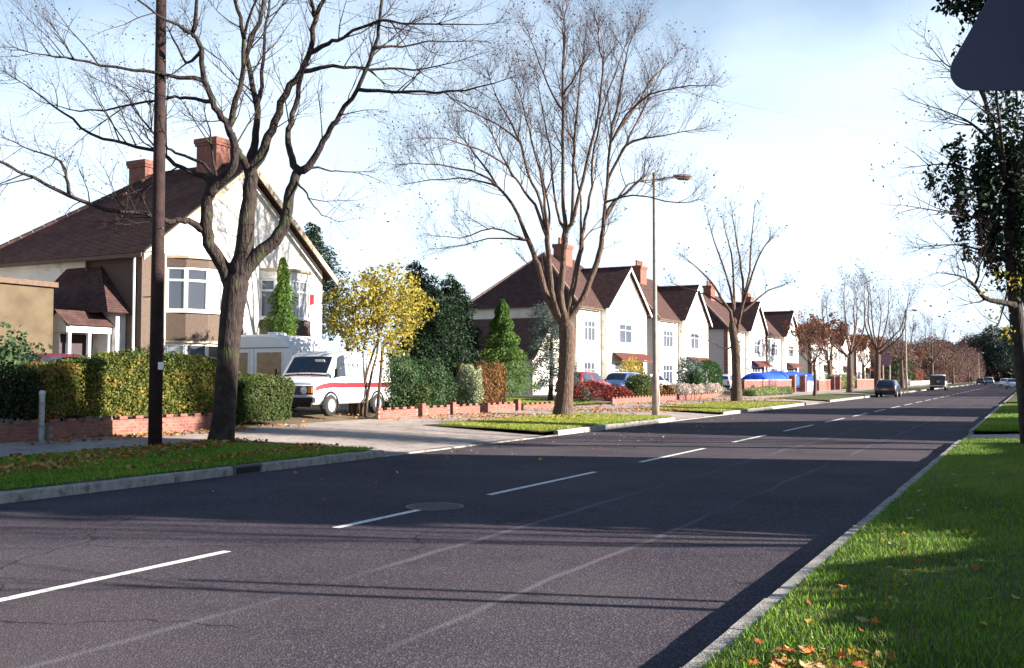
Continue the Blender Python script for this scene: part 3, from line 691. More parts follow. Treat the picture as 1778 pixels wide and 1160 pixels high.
# ------------------------------------------------------------------ the white gabled houses further on
def gabled_house(label, y0, y1, ga, gb, xf=-26., depth=8.2, eave=6.4, rg=9.4, rmain=10.2, side='render_cream', front='render_white', ch=(True, 4), canopy='roof_tile_red', quoin=True, bay_frame='white_paint', main_hip=2.6, detail=True):
    yc = (ga+gb)/2; xb = xf-depth; xw = xf+.45; g0 = .5
    h = thing('house', label, 'house', (xf, (y0+y1)/2, g0), group='white gabled houses along the street')
    # front of the main block (left of the gable) and of the gable wing
    mb = MB(); W1 = ga-y0; z1a, z1b, z2a, z2b = g0+.55, g0+2.1, g0+3.5, g0+4.85
    ops1 = [(W1*.32, W1*.78, z2a, z2b), (W1*.30, W1*.75, z1a, z1b)] if W1 > 1.6 else []
    wallplane(mb, Vector((xf, y0, 0)), PY, PX, W1, g0-.3, eave, ops1)
    W2 = gb-ga; ops2 = [(W2*.30, W2*.62, z2a, z2b), (W2*.18, W2*.66, z1a-.1, z1b+.05), (W2*.72, W2*.90, g0, g0+2.1)]
    wallplane(mb, Vector((xw, ga, 0)), PY, PX, W2, g0-.3, eave, ops2)
    mb.face([(xw, ga, eave), (xw, gb, eave), (xw, yc, rg-.08)])
    for yy in (ga, gb): mb.face([(xf, yy, g0-.3), (xw, yy, g0-.3), (xw, yy, eave), (xf, yy, eave)])
    if gb < y1-.1: wallplane(mb, Vector((xf, gb, 0)), PY, PX, y1-gb, g0-.3, eave, [])
    for yy in (y1,): mb.face([(xf, yy, g0-.3), (xb, yy, g0-.3), (xb, yy, eave), (xf, yy, eave)])
    mb.face([(xb, y0, g0-.3), (xb, y1, g0-.3), (xb, y1, eave), (xb, y0, eave)])
    mb.build('wall', front, h)
    mb = MB(); wallplane(mb, Vector((xb, y0, 0)), PX, NY, depth, g0-.3, eave, [(2.2, 3.3, z2a+.2, z2b)]); mb.build('side_wall', side, h)
    window(h, Vector((xb, y0, 0)), PX, NY, 2.2, 3.3, z2a+.2, z2b, 2, 0)
    MB().bb(xf-.6, xf-.5, y0+.2, y1-.2, g0, eave-.2).build('inner_wall', 'room_dark', h)
    for (u0, u1, a, b_) in ops1: window(h, Vector((xf, y0, 0)), PY, PX, u0, u1, a, b_, 3, .68)
    for k, (u0, u1, a, b_) in enumerate(ops2[:2]): window(h, Vector((xw, ga, 0)), PY, PX, u0, u1, a, b_, 2+k, .68, fm=bay_frame if k else 'white_paint', pane='glass')
    u0, u1, a, b_ = ops2[2]; obox(MB(), Vector((xw, ga, 0)), PY, PX, u0, u1, -.1, -.05, a, b_).build('door', 'door_dark', h)
    # canopy over door and bay
    mm = MB(); za = z1b+.22
    courses(mm, (xw+.75, ga+W2*.12, za), (xw+.75, gb-W2*.06, za), (xw, gb-W2*.06, za+.5), (xw, ga+W2*.12, za+.5), .1); mm.bb(xw+.66, xw+.75, ga+W2*.12, gb-W2*.06, za-.14, za-.02)
    cp = mm.build('canopy', canopy, h)
    if quoin:
        for yy, x_ in ((y0, xf),):
            for i in range(int((eave-g0)/.3)):
                w_ = .42 if i % 2 else .26
                MB().bb(x_-.34, x_+.03, yy-.03, yy+w_, g0+.3*i, g0+.3*i+.285).build('quoin', 'chimney_brick', h)
    # roofs
    ov = .35; xm = (xf+xb)/2; s1 = (rmain-eave)/(depth/2); ze = eave-ov*s1*.6; mb = MB()
    A, B, C, D = (xf+ov, y0-ov, ze), (xf+ov, y1+ov, ze), (xb-ov, y1+ov, ze), (xb-ov, y0-ov, ze)
    r0, r1 = (xm, y0+main_hip, rmain), (xm, y1-main_hip, rmain)
    courses(mb, A, B, r1, r0, .16); courses(mb, C, D, r0, r1, .16); courses(mb, D, A, r0, r0, .16); courses(mb, B, C, r1, r1, .16)
    s2 = (rg-eave)/((gb-ga)/2); zg = eave-ov*s2*.6; xo = xw+.3
    courses(mb, (xm, ga-ov, zg), (xo, ga-ov, zg), (xo, yc, rg), (xm, yc, rg), .16); courses(mb, (xo, gb+ov, zg), (xm, gb+ov, zg), (xm, yc, rg), (xo, yc, rg), .16)
    rf = mb.build('roof', 'roof_tile', h)
    ridge(rf, [r0, r1], 'roof_tile'); ridge(rf, [D, r0]); ridge(rf, [A, r0]); ridge(rf, [(xo, yc, rg+.02), (xm+1, yc, rg+.02)], 'roof_tile')
    mm = MB()
    for ye in (ga-ov, gb+ov):
        a, b_ = Vector((xo+.02, ye, zg)), Vector((xo+.02, yc, rg))
        mm.face([a, b_, b_-Z*.2, a-Z*.2]); mm.face([a-PX*.04, b_-PX*.04, b_-PX*.04-Z*.2, a-PX*.04-Z*.2]); mm.face([a-Z*.2, b_-Z*.2, b_-Z*.2-PX*.04, a-Z*.2-PX*.04])
    mm.build('bargeboard', 'white_paint', h)
    MB().bb(xf+ov-.01, xf+ov+.09, y0-ov, ga-ov, ze-.12, ze-.02).build('gutter', 'dark_wood', h)
    if ch[0]: chimney(h, (xm+.4, y0+(y1-y0)*ch[0], rmain-.1), 1.5, .8, .95, ch[1])
    return h
gabled_house('first white gabled house past the conifers, wide hipped roof, cars in front', 58.6, 71.2, 62.6, 70.4, ch=(.47, 4), rmain=10.2, main_hip=3.6, quoin=False, canopy='roof_tile_red')
gabled_house('second white gabled house with brick quoins and red bay canopy behind the lamp post', 73.9, 87.0, 79.1, 86.2, side='pebbledash_grey', ch=(.47, 4), bay_frame='stripe_brown')
gabled_house('third white gabled house with grey pebbledashed side wall behind the third bare tree', 94.1, 108.2, 100.6, 107.6, side='pebbledash_grey', ch=(.47, 4))
gabled_house('fourth white gabled house with brick corner beside the blue tarpaulin', 109.9, 125.0, 116.8, 124.4, side='pebbledash_grey', ch=(.47, 4))
gabled_house('fifth white house half hidden by rust coloured trees', 134, 147.5, 139.8, 146.6, ch=(.5, 3), rmain=9.6, rg=8.9)
gabled_house('sixth white house seen between far bare trunks', 150, 163, 155.5, 162.2, ch=(.5, 3), rmain=9.6, rg=8.9)
gabled_house('seventh pale house farthest along the left side', 172, 186, 178, 185, ch=(.5, 2), rmain=9.4, rg=8.8)
# garage with a pale gable left of the first gabled house
g = thing('garage', 'small pale garage with steep dark roof behind the cedar', 'garage', (-27.5, 54, .5))
ga, gb, x0 = y_at(925, -27), y_at(985, -27), -27.
MB().bb(x0-5.5, x0, ga, gb, .3, 2.9).face([(x0, ga, 2.9), (x0, gb, 2.9), (x0, (ga+gb)/2, 5.3)]).build('wall', 'render_cream', g)
mm = MB(); yc = (ga+gb)/2
courses(mm, (x0-5.7, ga-.3, 2.7), (x0+.3, ga-.3, 2.7), (x0+.3, yc, 5.4), (x0-5.7, yc, 5.4)); courses(mm, (x0+.3, gb+.3, 2.7), (x0-5.7, gb+.3, 2.7), (x0-5.7, yc, 5.4), (x0+.3, yc, 5.4)); mm.build('roof', 'roof_tile', g)
MB().bb(x0+.005, x0+.05, ga+.7, gb-.7, .5, 2.5).build('door', 'white_paint', g)

# ------------------------------------------------------------------ brick front walls (each brick a part)
def brick_wall(label, x, y0, y1, n_courses, merlon=True, zb=None, maxp=300):
    zb = GZ(x)-.02 if zb is None else zb
    w = thing('brick_wall', label, 'wall', (x, (y0+y1)/2, zb), group='low brick front walls')
    L_ = y1-y0; bl, bh = .225, .075; nb = int(L_/bl)
    MB().bb(x-.052, x+.046, y0+.004, y0+nb*bl-.012, zb-.1, zb+n_courses*bh-.01).build('mortar', 'mortar', w)
    me = MB().box((0, 0, 0), (.105, .215, .065)).mesh('brick'); hb = MB().box((0, 0, 0), (.105, .104, .065)).mesh('brick')
    for q in (me, hb): q.materials.append(MATS['brick'])
    cnt = 0; extra = MB()
    for c in range(n_courses+(1 if merlon else 0)):
        z_ = zb+bh*(c+.5)
        for i in range(nb):
            if c == n_courses and i % 2: continue
            yy = y0+bl*(i+.5)+(.1125 if c % 2 and c < n_courses else 0)
            if yy+.1 > y0+nb*bl: continue
            if cnt >= maxp: extra.box((x, yy, z_), (.105, .215, .065)); continue
            b_ = link('brick', me, w); b_.location = Vector((x+random.uniform(-.004, .004), yy, z_))-ORG[w.name]; b_.rotation_euler = (0, 0, random.uniform(-.012, .012)); cnt += 1
    if extra.v: extra.build('bricks', 'brick', w, kind='stuff')
    return w
yW0, yW1 = y_at(84, -18.2), y_at(398, -18.2)
brick_wall('low battlemented brick wall under the long golden hedge', -18.2, yW0, yW1, 5, maxp=260)
brick_wall('low brick wall in the shade under the dark hedge at the left edge', -18.2, yW0-4.0, yW0-.02, 5, maxp=150)
segs = [(655, 727), (737, 780), (790, 893), (903, 962)]
labs = ['battlemented brick wall section beside the van driveway', 'short battlemented brick wall section below the laurel', 'longest battlemented brick wall section below the dark conifer', 'battlemented brick wall section left of the second big tree']
for (a, c), lb in zip(segs, labs):
    brick_wall(lb, -18.05, y_at(a, -18.05), y_at(c, -18.05), 4 if a < 900 else 3)
    if a > 700:
        pp = thing('brick_pier', ['stub brick pier right of the van driveway wall', 'stub brick pier below the dark conifer', 'stub brick pier left of the second big tree'][segs.index((a, c))-1], 'pier', (-18.05, y_at(a-5, -18.05), GZ(-18.05)), group='brick piers')
        yy = y_at(a-5, -18.05)
        for k in range(6): MB().bb(-18.16, -17.94, yy-.11, yy+.11, GZ(-18)+.075*k, GZ(-18)+.075*k+.066).build('brick', 'brick', pp)
        MB().bb(-18.15, -17.95, yy-.1, yy+.1, GZ(-18)-.05, GZ(-18)+.44).build('mortar', 'mortar', pp)
brick_wall('long battlemented brick wall between the lamp post and third tree', -18.0, y_at(1062, -18), y_at(1246, -18), 4, maxp=300)
def plain_wall(label, x, px0, px1, ztop, m='brick', piers=()):
    a, c = y_at(px0, x), y_at(px1, x); z0 = GZ(x)-.05
    w = thing('garden_wall', label, 'wall', (x, (a+c)/2, z0), group='far garden walls')
    mb = MB(); nn = max(1, int((ztop-z0)/.15))
    for k in range(nn): mb.bb(x-.11+.004*(k % 2), x+.11-.004*(k % 2), a, c, z0+(ztop-z0)*k/nn, z0+(ztop-z0)*(k+.94)/nn)
    mb.build('masonry', m, w); MB().bb(x-.14, x+.14, a-.02, c+.02, ztop, ztop+.07).build('coping', 'concrete', w)
    for i, q in enumerate(piers):
        yy = y_at(q, x); pr = MB().bb(x-.25, x+.25, yy-.25, yy+.25, z0, ztop+.35).build('pier', m, w); MB().bb(x-.3, x+.3, yy-.3, yy+.3, ztop+.352, ztop+.46).build('cap', 'concrete', pr)
    return w
plain_wall('red brick garden wall in front of the blue tarpaulin', -18.3, 1290, 1372, 1.35, piers=(1376, 1394))
plain_wall('pale lit wall beside the gate pier past the blue tarpaulin', -18.3, 1400, 1416, 1.2, 'render_cream')
plain_wall('brick wall with square piers under far bare trees', -18.3, 1420, 1440, 1.3, piers=(1445, 1455))
plain_wall('far brick wall behind the parked dark hatchback', -18.3, 1486, 1530, 1.3)
plain_wall('low far wall past the cream sign', -18.3, 1580, 1640, .9, 'render_cream')
# ------------------------------------------------------------------ bare trees
def rnd_unit():
    while True:
        v = Vector((random.uniform(-1, 1), random.uniform(-1, 1), random.uniform(-1, 1)))
        if .05 < v.length < 1: return v.normalized()
def smooth_path(pts, k=3):
    P = [Vector(p) for p in pts]; o_ = []
    for i in range(len(P)-1):
        p0, p1, p2, p3 = P[max(i-1, 0)], P[i], P[i+1], P[min(i+2, len(P)-1)]
        for j in range(k):
            t = j/k; o_.append(.5*((2*p1)+(p2-p0)*t+(2*p0-5*p1+4*p2-p3)*t*t+(3*p1-p0-3*p2+p3)*t*t*t))
    o_.append(P[-1]); return o_
class Grower:
    """collects side branches and twigs of a bare tree in one mesh each, and the tip points for the last leaves"""
    def __init__(s, upw=.25, flat=0., dens=1.): s.br = MB(); s.tw = MB(); s.tips = []; s.up = upw; s.flat = flat; s.dens = dens
    def path(s, p, d, L_, k=4, wob=.22, up=None):
        pts = [p.copy()]; d = d.normalized(); up = s.up if up is None else up
        for i in range(k):
            d = (d+rnd_unit()*wob+Z*up*.35).normalized(); p = p+d*(L_/k); pts.append(p.copy())
        return pts
    def sub(s, pts, r0, r1, n, L0, level, tmin=.25):
        m = len(pts)-1
        for i in range(max(0, int(n*s.dens+random.random()))):
            t = tmin+(1-tmin)*random.random()**.85; f = t*m; j = min(int(f), m-1); p = pts[j].lerp(pts[j+1], f-j)
            tg = (pts[j+1]-pts[j]).normalized(); pe = tg.cross(rnd_unit()).normalized()
            d = tg*.75+pe*.8+Z*s.up; d.z *= (1-s.flat)
            L_ = L0*random.uniform(.5, 1.15)*(1.15-.55*t); r = min((r0+(r1-r0)*t)*.6, .0055*L_+.0028*(4-level))
            q = s.path(p, d, L_, 4 if level < 3 else 3, .2+.06*level)
            if level == 1:
                s.br.tube(q, [r, r*.75, r*.55, r*.35, r*.18], 5, False); s.sub(q, r, r*.2, 7, L0*.5, 2, .2)
            elif level == 2:
                s.tw.tube(q, [r, r*.8, r*.6, r*.4, r*.25], 4, False); s.sub(q, r, r*.3, 5, L0*.42, 3, .15)
            else:
                s.tw.tube(q, [r, r*.75, r*.5, r*.3], 3, False); s.tips.append(q[-1]); s.tips.append(q[2])
def finish(root, g, bark, leafm, nleaf, lsize, minr=None):
    if g.br.v: 
        o_ = g.br.build('branches', bark, root, True, kind='stuff')
    if g.tw.v: g.tw.build('twigs', 'twig', root, True, kind='stuff')
    if nleaf and g.tips:
        T = np.array([tuple(random.choice(g.tips)) for _ in range(nleaf)])+np.random.normal(size=(nleaf, 3))*.025
        foliage('last_leaves', T, lsize, leafm, root, .6, tintvar=.5)

def traced_tree(label, base_px, Z0, trunk, limbs, bark, nl=18, L0=2.0, base_r=.4, seed=1, leafm='lf_dry', nleaf=900, lsize=.07, upw=.2, dens=1., lsc=.74, group='bare street trees'):
    random.seed(seed)
    b = at_Z(*base_px, Z0); gz = GZ(b.x); b.z = gz
    root = thing('street_tree', label, 'tree', tuple(b), group=group)
    sc = Z0/FPX
    P = smooth_path([at_Z(x, y, Z0+dz) for x, y, dz, r in trunk], 3); rr = np.interp(np.linspace(0, 1, len(P)), np.linspace(0, 1, len(trunk)), [t[3]*sc for t in trunk])
    P = [Vector((P[0].x, P[0].y, gz-.15))]+P; rr = [rr[0]*1.3]+list(rr)
    MB().tube(P, rr, 14).build('trunk', bark, root, True)
    g = Grower(upw, 0, dens); nP = len(P); wood_pts = [(p_, r_) for i, (p_, r_) in enumerate(zip(P, rr)) if nP*.45 < i < nP-3]
    for pts, r0, r1, tw, z0, z1 in limbs:
        m_ = len(pts); Q = [at_Z(p[0], p[1], Z0+z0+(z1-z0)*(i/(m_-1))**1.2) for i, p in enumerate(pts)]
        # root the limb inside the nearest wood already there
        best = min(wood_pts, key=lambda q: ((q[0]-Q[0])-FW*((q[0]-Q[0]).dot(FW))).length+.15*(q[0]-Q[0]).length)
        dl = best[0]-Q[0]; Q = [q+dl*max(0, 1-i/(m_-1)*1.3) for i, q in enumerate(Q)]
        S = smooth_path(Q, 3); k = len(S); S = [S[0]]+[s_+rnd_unit()*.03 for s_ in S[1:]]
        ra = np.linspace(0, 1, k); cum = np.concatenate([[0], np.cumsum([(S[i+1]-S[i]).length for i in range(k-1)])])
        ra = (r0+(r1-r0)*ra**.8)*sc*lsc*(1+.35*np.exp(-cum/.45)); ra = np.minimum(ra, max(best[1]*.97, r1*sc*lsc))
        if r1 < 2.2: ra = ra*np.interp(np.linspace(0, 1, k), [0, .7, 1], [1, 1, .4])
        wood_pts += [(s_, r_) for s_, r_ in zip(S[1:], ra[1:])]
        MB().tube(S, ra, 9 if r0 > 8 else 7).build('limb', bark, root, True)
        ln_ = sum((S[i+1]-S[i]).length for i in range(k-1))
        g.sub(S, ra[0], ra[-1], nl*tw*max(.35, ln_/5), L0, 1, .25)
        g.sub(S, ra[-1]*2, ra[-1], nl*tw*.5, L0*.55, 2, .5)
        if r1 < 4:
            g.tips.append(S[-1]); g.sub(S[-4:], ra[-4], ra[-1], 7, L0*.5, 2, .3)
    finish(root, g, bark, leafm, nleaf, lsize)
    return root

# nearest tree (left verge, beside the pole)
T1 = [(383, 768, 0, 24), (388, 730, 0, 20), (393, 660, 0, 19), (399, 580, 0, 19), (406, 520, 0, 21), (411, 490, 0, 21), (416, 465, 0, 14), (421, 448, 0, 5)]
L1 = [
 # pts, r0, r1, twig density, dz start, dz end
 ([(402, 505), (385, 470), (370, 441), (358, 412), (357, 375), (362, 338), (368, 312)], 17, 15, 0, 0, -.5),
 ([(362, 338), (374, 316), (400, 296), (407, 262), (401, 232), (385, 203), (368, 174), (352, 124), (347, 74), (333, 58)], 14, 5, .9, -.5, -1.6),
 ([(333, 58), (343, 0), (350, -60), (346, -130)], 5, 2, 1, -1.6, -2.4),
 ([(333, 58), (290, 33), (240, 0), (190, -60)], 4, 1.5, 1, -1.6, -2.6),
 ([(401, 232), (414, 182), (424, 124), (422, 50), (410, 0), (400, -70), (392, -150)], 8, 3, .9, -.6, -1.5),
 ([(424, 60), (440, 10), (470, -60)], 4, 1.5, 1, -1, -2),
 ([(415, 480), (428, 420), (432, 345), (435, 296)], 26, 17, 0, 0, .1),
 ([(435, 296), (418, 272), (410, 258), (402, 232)], 11, 9, 0, .1, -.4),
 ([(434, 300), (440, 262), (444, 220), (445, 186), (434, 137), (430, 83), (451, 37), (459, 0), (468, -70), (475, -150)], 11, 3.5, .9, .1, .9),
 ([(445, 195), (453, 124), (457, 62), (470, 0), (480, -80)], 6, 2.5, .8, .3, 1.8),
 ([(436, 300), (452, 276), (464, 250), (480, 215), (496, 165), (525, 128), (538, 91), (548, 33), (560, 0), (575, -70), (580, -140)], 14, 4, .8, .1, -.2),
 ([(548, 33), (538, 0), (528, -70)], 6, 2, 1, 0, -1),
 ([(422, 480), (445, 453), (474, 424), (498, 393), (499, 357), (508, 321), (515, 299)], 20, 12, 0, 0, .2),
 ([(515, 299), (504, 275), (500, 236), (508, 200), (520, 150), (530, 110)], 9, 6, .4, .2, .6),
 ([(515, 299), (532, 290), (553, 255), (573, 224), (587, 200), (620, 153), (650, 83), (658, 33), (668, -30), (690, -110)], 10, 3, .9, .2, -.6),
 ([(357, 395), (340, 388), (318, 380), (290, 383), (253, 369), (183, 362), (121, 342), (72, 316), (29, 296), (-30, 270), (-90, 262)], 9, 2.5, 1.1, -.5, -2.2),
 ([(121, 342), (117, 310), (105, 280), (60, 262), (5, 238)], 4, 1.5, 1, -1.2, -1.5),
 ([(366, 310), (350, 306), (314, 292), (277, 265), (217, 251), (157, 234), (111, 195), (60, 160), (0, 120)], 7, 2, 1.1, -.5, -1.0),
 ([(372, 312), (350, 284), (302, 263), (282, 248), (241, 200), (215, 160), (150, 130)], 5, 1.5, 1, -.5, .6),
 ([(355, 145), (286, 132), (200, 118), (130, 105), (80, 95), (5, 80)], 5, 1.5, 1.1, -1.2, -2.4),
 ([(366, 172), (320, 166), (285, 170), (180, 190), (120, 190), (60, 170)], 4.5, 1.5, 1, -1.2, -.4),
 ([(345, 90), (322, 112), (300, 70), (285, 40)], 4, 1.5, .8, -1.5, -1),
 ([(546, 86), (575, 72), (600, 60), (660, 33), (700, 38), (800, 42), (880, 36)], 6, 1.6, 1.2, 0, -.8),
 ([(528, 134), (580, 122), (640, 124), (700, 122), (760, 115), (850, 90)], 5.5, 1.5, 1.2, 0, .6),
 ([(626, 150), (690, 155), (760, 158), (830, 152), (900, 130)], 5, 1.5, 1.2, -.3, -1.2),
 ([(650, 83), (700, 80), (770, 70), (850, 70)], 3.5, 1.3, 1.1, -.4, .8),
 ([(532, 292), (560, 295), (600, 299), (650, 300)], 3, 1, .5, .2, .8),
 ([(515, 312), (530, 330), (541, 350), (560, 372), (594, 386)], 3, 1, .5, .2, -.6),
 ([(372, 312), (366, 260), (362, 225), (355, 180)], 3.5, 1.5, .8, -.5, .4),
]
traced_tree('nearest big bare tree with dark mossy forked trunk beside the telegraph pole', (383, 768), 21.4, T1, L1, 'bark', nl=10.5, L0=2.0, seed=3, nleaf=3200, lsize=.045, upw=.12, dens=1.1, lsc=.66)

T2 = [(977, 722, 0, 19), (980, 690, 0, 15), (983, 640, 0, 13.5), (985, 590, 0, 14), (984, 568, 0, 14.5), (984, 556, 0, 9), (984, 548, 0, 3)]
L2 = [
 ([(980, 575), (962, 545), (945, 510), (936, 470), (927, 440), (917, 414)], 11, 7, .2, 0, .6),
 ([(917, 414), (890, 352), (865, 323), (823, 265), (790, 225)], 5.5, 2, 1, .6, 1.5), ([(890, 352), (850, 310), (800, 292), (740, 285), (680, 285)], 4, 1.3, 1.1, .6, -1.5),
 ([(865, 323), (820, 310), (750, 312), (700, 320)], 3, 1.2, 1.1, .8, 2), ([(917, 414), (906, 414), (856, 397), (798, 413), (736, 405)], 3.5, 1.2, .8, .6, 0), ([(910, 416), (848, 414), (803, 426), (745, 432)], 2.6, 1, .8, .6, 1.6),
 ([(975, 560), (960, 525), (954, 490), (952, 440), (949, 410)], 9, 7, .2, 0, -.6),
 ([(949, 410), (927, 356), (903, 322), (881, 290), (860, 245), (842, 200)], 5, 1.6, 1, -.6, -2), ([(949, 410), (938, 350), (915, 300), (902, 248), (885, 207), (860, 165), (845, 120)], 5, 1.6, 1, -.6, -.5),
 ([(949, 410), (945, 360), (937, 300), (922, 240), (910, 190), (895, 140)], 4.5, 1.6, 1, -.6, -2.4), ([(952, 420), (955, 370), (945, 320), (930, 250)], 4, 1.5, .9, -.6, .8),
 ([(980, 560), (972, 520), (974, 480), (980, 430), (981, 404)], 10, 8, .1, 0, -.3),
 ([(981, 404), (978, 330), (976, 248), (977, 165), (978, 95), (980, 50), (978, 25)], 6, 2, 1.1, -.3, -.6), ([(981, 404), (997, 372), (1018, 281), (1034, 223), (1047, 124), (1040, 75), (1038, 40)], 6, 1.8, 1.1, -.3, -1.6),
 ([(979, 400), (968, 370), (960, 330), (955, 260), (940, 180), (930, 110)], 4.5, 1.6, 1, -.3, 1.4), ([(990, 385), (993, 300), (997, 240), (1004, 160), (1012, 100), (1018, 55)], 5, 1.6, 1.1, -.3, 1.6),
 ([(988, 560), (995, 510), (1004, 460), (1011, 420)], 9, 7, .2, 0, .5), ([(1011, 420), (1018, 380), (1028, 323), (1032, 260), (1050, 180), (1075, 110), (1095, 60)], 5, 1.6, 1.1, .5, 1.7), ([(1011, 420), (1010, 360), (1000, 300), (985, 240)], 4, 1.5, .9, .5, 2.2),
 ([(992, 565), (1018, 520), (1035, 470), (1043, 430), (1046, 412)], 10, 7, .2, 0, .2), ([(1046, 412), (1053, 352), (1059, 248), (1076, 165), (1092, 83), (1110, 40)], 5.5, 1.6, 1.1, .2, -.8), ([(1046, 412), (1056, 364), (1088, 335), (1122, 303)], 4.5, 3.5, .3, .2, 0),
 ([(1055, 330), (1070, 290), (1100, 248), (1154, 236), (1237, 219)], 4.5, 1.3, 1.1, .2, -.6), ([(1060, 300), (1080, 262), (1096, 232), (1125, 170), (1158, 103)], 4.5, 1.5, 1.1, .2, 1.4), ([(1062, 250), (1090, 200), (1130, 165), (1200, 150), (1255, 150)], 4, 1.3, 1.1, 0, -2),
 ([(1050, 380), (1090, 320), (1140, 312), (1200, 308)], 3, 1, .8, .2, 1.8), ([(1052, 352), (1100, 340), (1180, 352), (1225, 345)], 3, 1, .8, .2, -1.2), ([(1012, 420), (1030, 400), (1065, 385)], 2.2, 1, .5, .4, 1),
 ([(1059, 248), (1100, 190), (1130, 140), (1180, 90)], 4, 1.4, 1.1, 0, 2.4), ([(978, 165), (1000, 130), (1020, 90)], 3, 1.2, 1, -.5, -2), ([(977, 200), (950, 150), (930, 90), (915, 50)], 3, 1.2, 1, -.4, .8), ([(902, 248), (860, 215), (810, 190), (780, 170)], 3, 1.2, 1, -.5, -2.4), ([(881, 290), (830, 260), (770, 240), (720, 240)], 3, 1.2, 1.1, -1, -3),
]
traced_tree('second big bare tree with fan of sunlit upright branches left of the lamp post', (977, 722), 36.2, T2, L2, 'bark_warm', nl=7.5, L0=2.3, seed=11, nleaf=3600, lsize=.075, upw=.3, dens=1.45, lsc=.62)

T3 = [(1279, 699, 0, 11), (1279, 660, 0, 8), (1277, 610, 0, 7.5), (1272, 570, 0, 7), (1272, 555, 0, 3)]
L3 = [
 ([(1272, 575), (1268, 545), (1252, 520), (1235, 490), (1210, 465), (1180, 440)], 6, 1.4, .8, 0, -1), ([(1270, 560), (1272, 530), (1262, 480), (1240, 420), (1225, 365)], 5, 1.2, 1, 0, 1),
 ([(1278, 600), (1285, 560), (1292, 520), (1288, 470), (1276, 400), (1268, 350)], 6, 1.3, 1, 0, -.5), ([(1274, 560), (1276, 510), (1270, 440), (1255, 380)], 5, 1.2, 1, 0, 1.4),
 ([(1284, 560), (1300, 500), (1320, 440), (1340, 410)], 4.5, 1.1, 1, 0, -1), ([(1288, 545), (1310, 525), (1335, 505), (1375, 490)], 4, 1.1, .9, 0, .5), ([(1290, 530), (1302, 470), (1305, 410), (1312, 350)], 4, 1.1, 1, 0, 1.4),
 ([(1274, 600), (1262, 610), (1240, 598), (1215, 585), (1192, 580)], 2.6, 1, .5, 0, -.6), ([(1262, 535), (1230, 515), (1190, 500), (1165, 490)], 3, 1, .8, 0, .8),
]
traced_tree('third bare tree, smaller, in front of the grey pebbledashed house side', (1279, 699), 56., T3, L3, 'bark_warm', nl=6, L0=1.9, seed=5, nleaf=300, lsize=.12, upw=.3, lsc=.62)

def free_tree(name, height, spread, tr, seed, fork=.3, nlimb=7, lm='lf_far', nleaf=500, ls=.14, bark='bark_far', dens=1., L0=None, lean=(0, 0)):
    """a bare tree standing at the origin; parts returned under an empty"""
    random.seed(seed); root = thing(name, '-', 'tree', (0, 0, 0), local=True)
    hf = height*fork; P = smooth_path([(0, 0, -.15), (.05, .02, hf*.5), (lean[0]*.5+.02, lean[1]*.5-.05, hf), (lean[0]+.05, lean[1], hf*1.25)], 3)
    MB().tube(P, np.linspace(tr*1.25, tr*.7, len(P)), 9).build('trunk', bark, root, True)
    g = Grower(.3, 0, dens)
    for k in range(nlimb):
        a = 2*math.pi*k/nlimb+random.uniform(-.3, .3); st = P[-1].lerp(P[-4], random.random()); tl = random.uniform(.25, 1)
        d = Vector((math.cos(a)*tl, math.sin(a)*tl, random.uniform(.8, 1.5))).normalized(); Ln = (height-hf)*random.uniform(.75, 1.05)*(1-.2*tl)
        mid = st+d*Ln*.35+Vector((math.cos(a), math.sin(a), 0))*spread*.12*tl; end = st+Vector((math.cos(a)*spread*tl*.8, math.sin(a)*spread*tl*.8, Ln*(1-.25*tl)))
        S = smooth_path([st, mid, mid.lerp(end, .55)+rnd_unit()*.25, end], 3); rr = np.linspace(tr*.34, tr*.05, len(S))
        MB().tube(S, rr, 6).build('limb', bark, root, True); g.sub(S, rr[0], rr[-1], 13, L0 or height*.2, 1, .2); g.tips.append(end)
    finish(root, g, bark, lm, nleaf, ls); return root
# left row beyond the third tree
fa = free_tree('street_tree', 9.5, 3.4, .24, 21, .28, 7, 'lf_far', 500, .13)
fb = free_tree('street_tree', 12, 4.4, .28, 22, .25, 7, 'lf_far', 600, .14)
fc = free_tree('street_tree', 7.5, 2.2, .13, 23, .3, 6, 'lf_rust', 380, .14)
def plant(root, x, y, rz, sc, label, group, first=False):
    r = root if first else copy_tree(root); r.location = (x, y, GZ(x)); r.rotation_euler = (0, 0, rz); r.scale = (sc,)*3
    r['label'] = label; r['group'] = group; r['category'] = 'tree'; return r
G1 = 'bare street trees'
plant(fc, -14.6, y_at(1414, -14.6), 0, .95, 'slim young street tree beside the pale lit wall', G1, True)
plant(fb, -15, y_at(1475, -15), .4, .95, 'bare street tree just left of the parked dark hatchback', G1, True)
plant(fb, -15, y_at(1524, -15), 2.1, 1.15, 'tall bare street tree behind the parked dark hatchback', G1)
plant(fa, -15, y_at(1566, -15), 4, 1.1, 'bare street tree behind the far lamp post', G1, True)
plant(fb, -15, y_at(1618, -15), 1.2, 1.05, 'bare street tree behind the jeep with the spare wheel', G1)
plant(fa, -15, y_at(1655, -15), 5, 1.0, 'bare street tree just right of the jeep', G1)
plant(fb, -15, y_at(1682, -15), 3, .9, 'farthest bare street tree by the distant parked cars', G1)
rt = free_tree('street_tree', 7.0, 3.2, .2, 31, .3, 7, 'lf_rust', 2500, .2)
plant(rt, -20, y_at(1440, -20), 0, 1.15, 'rust brown garden tree in front of the fifth house', 'rust brown garden trees', True)
plant(rt, -21, y_at(1408, -21), 2, 1.1, 'rust brown garden tree between the fourth house and far trees', 'rust brown garden trees')
plant(rt, -21, y_at(1500, -21), 4, 1.1, 'rust brown garden tree behind the far bare trunks', 'rust brown garden trees')
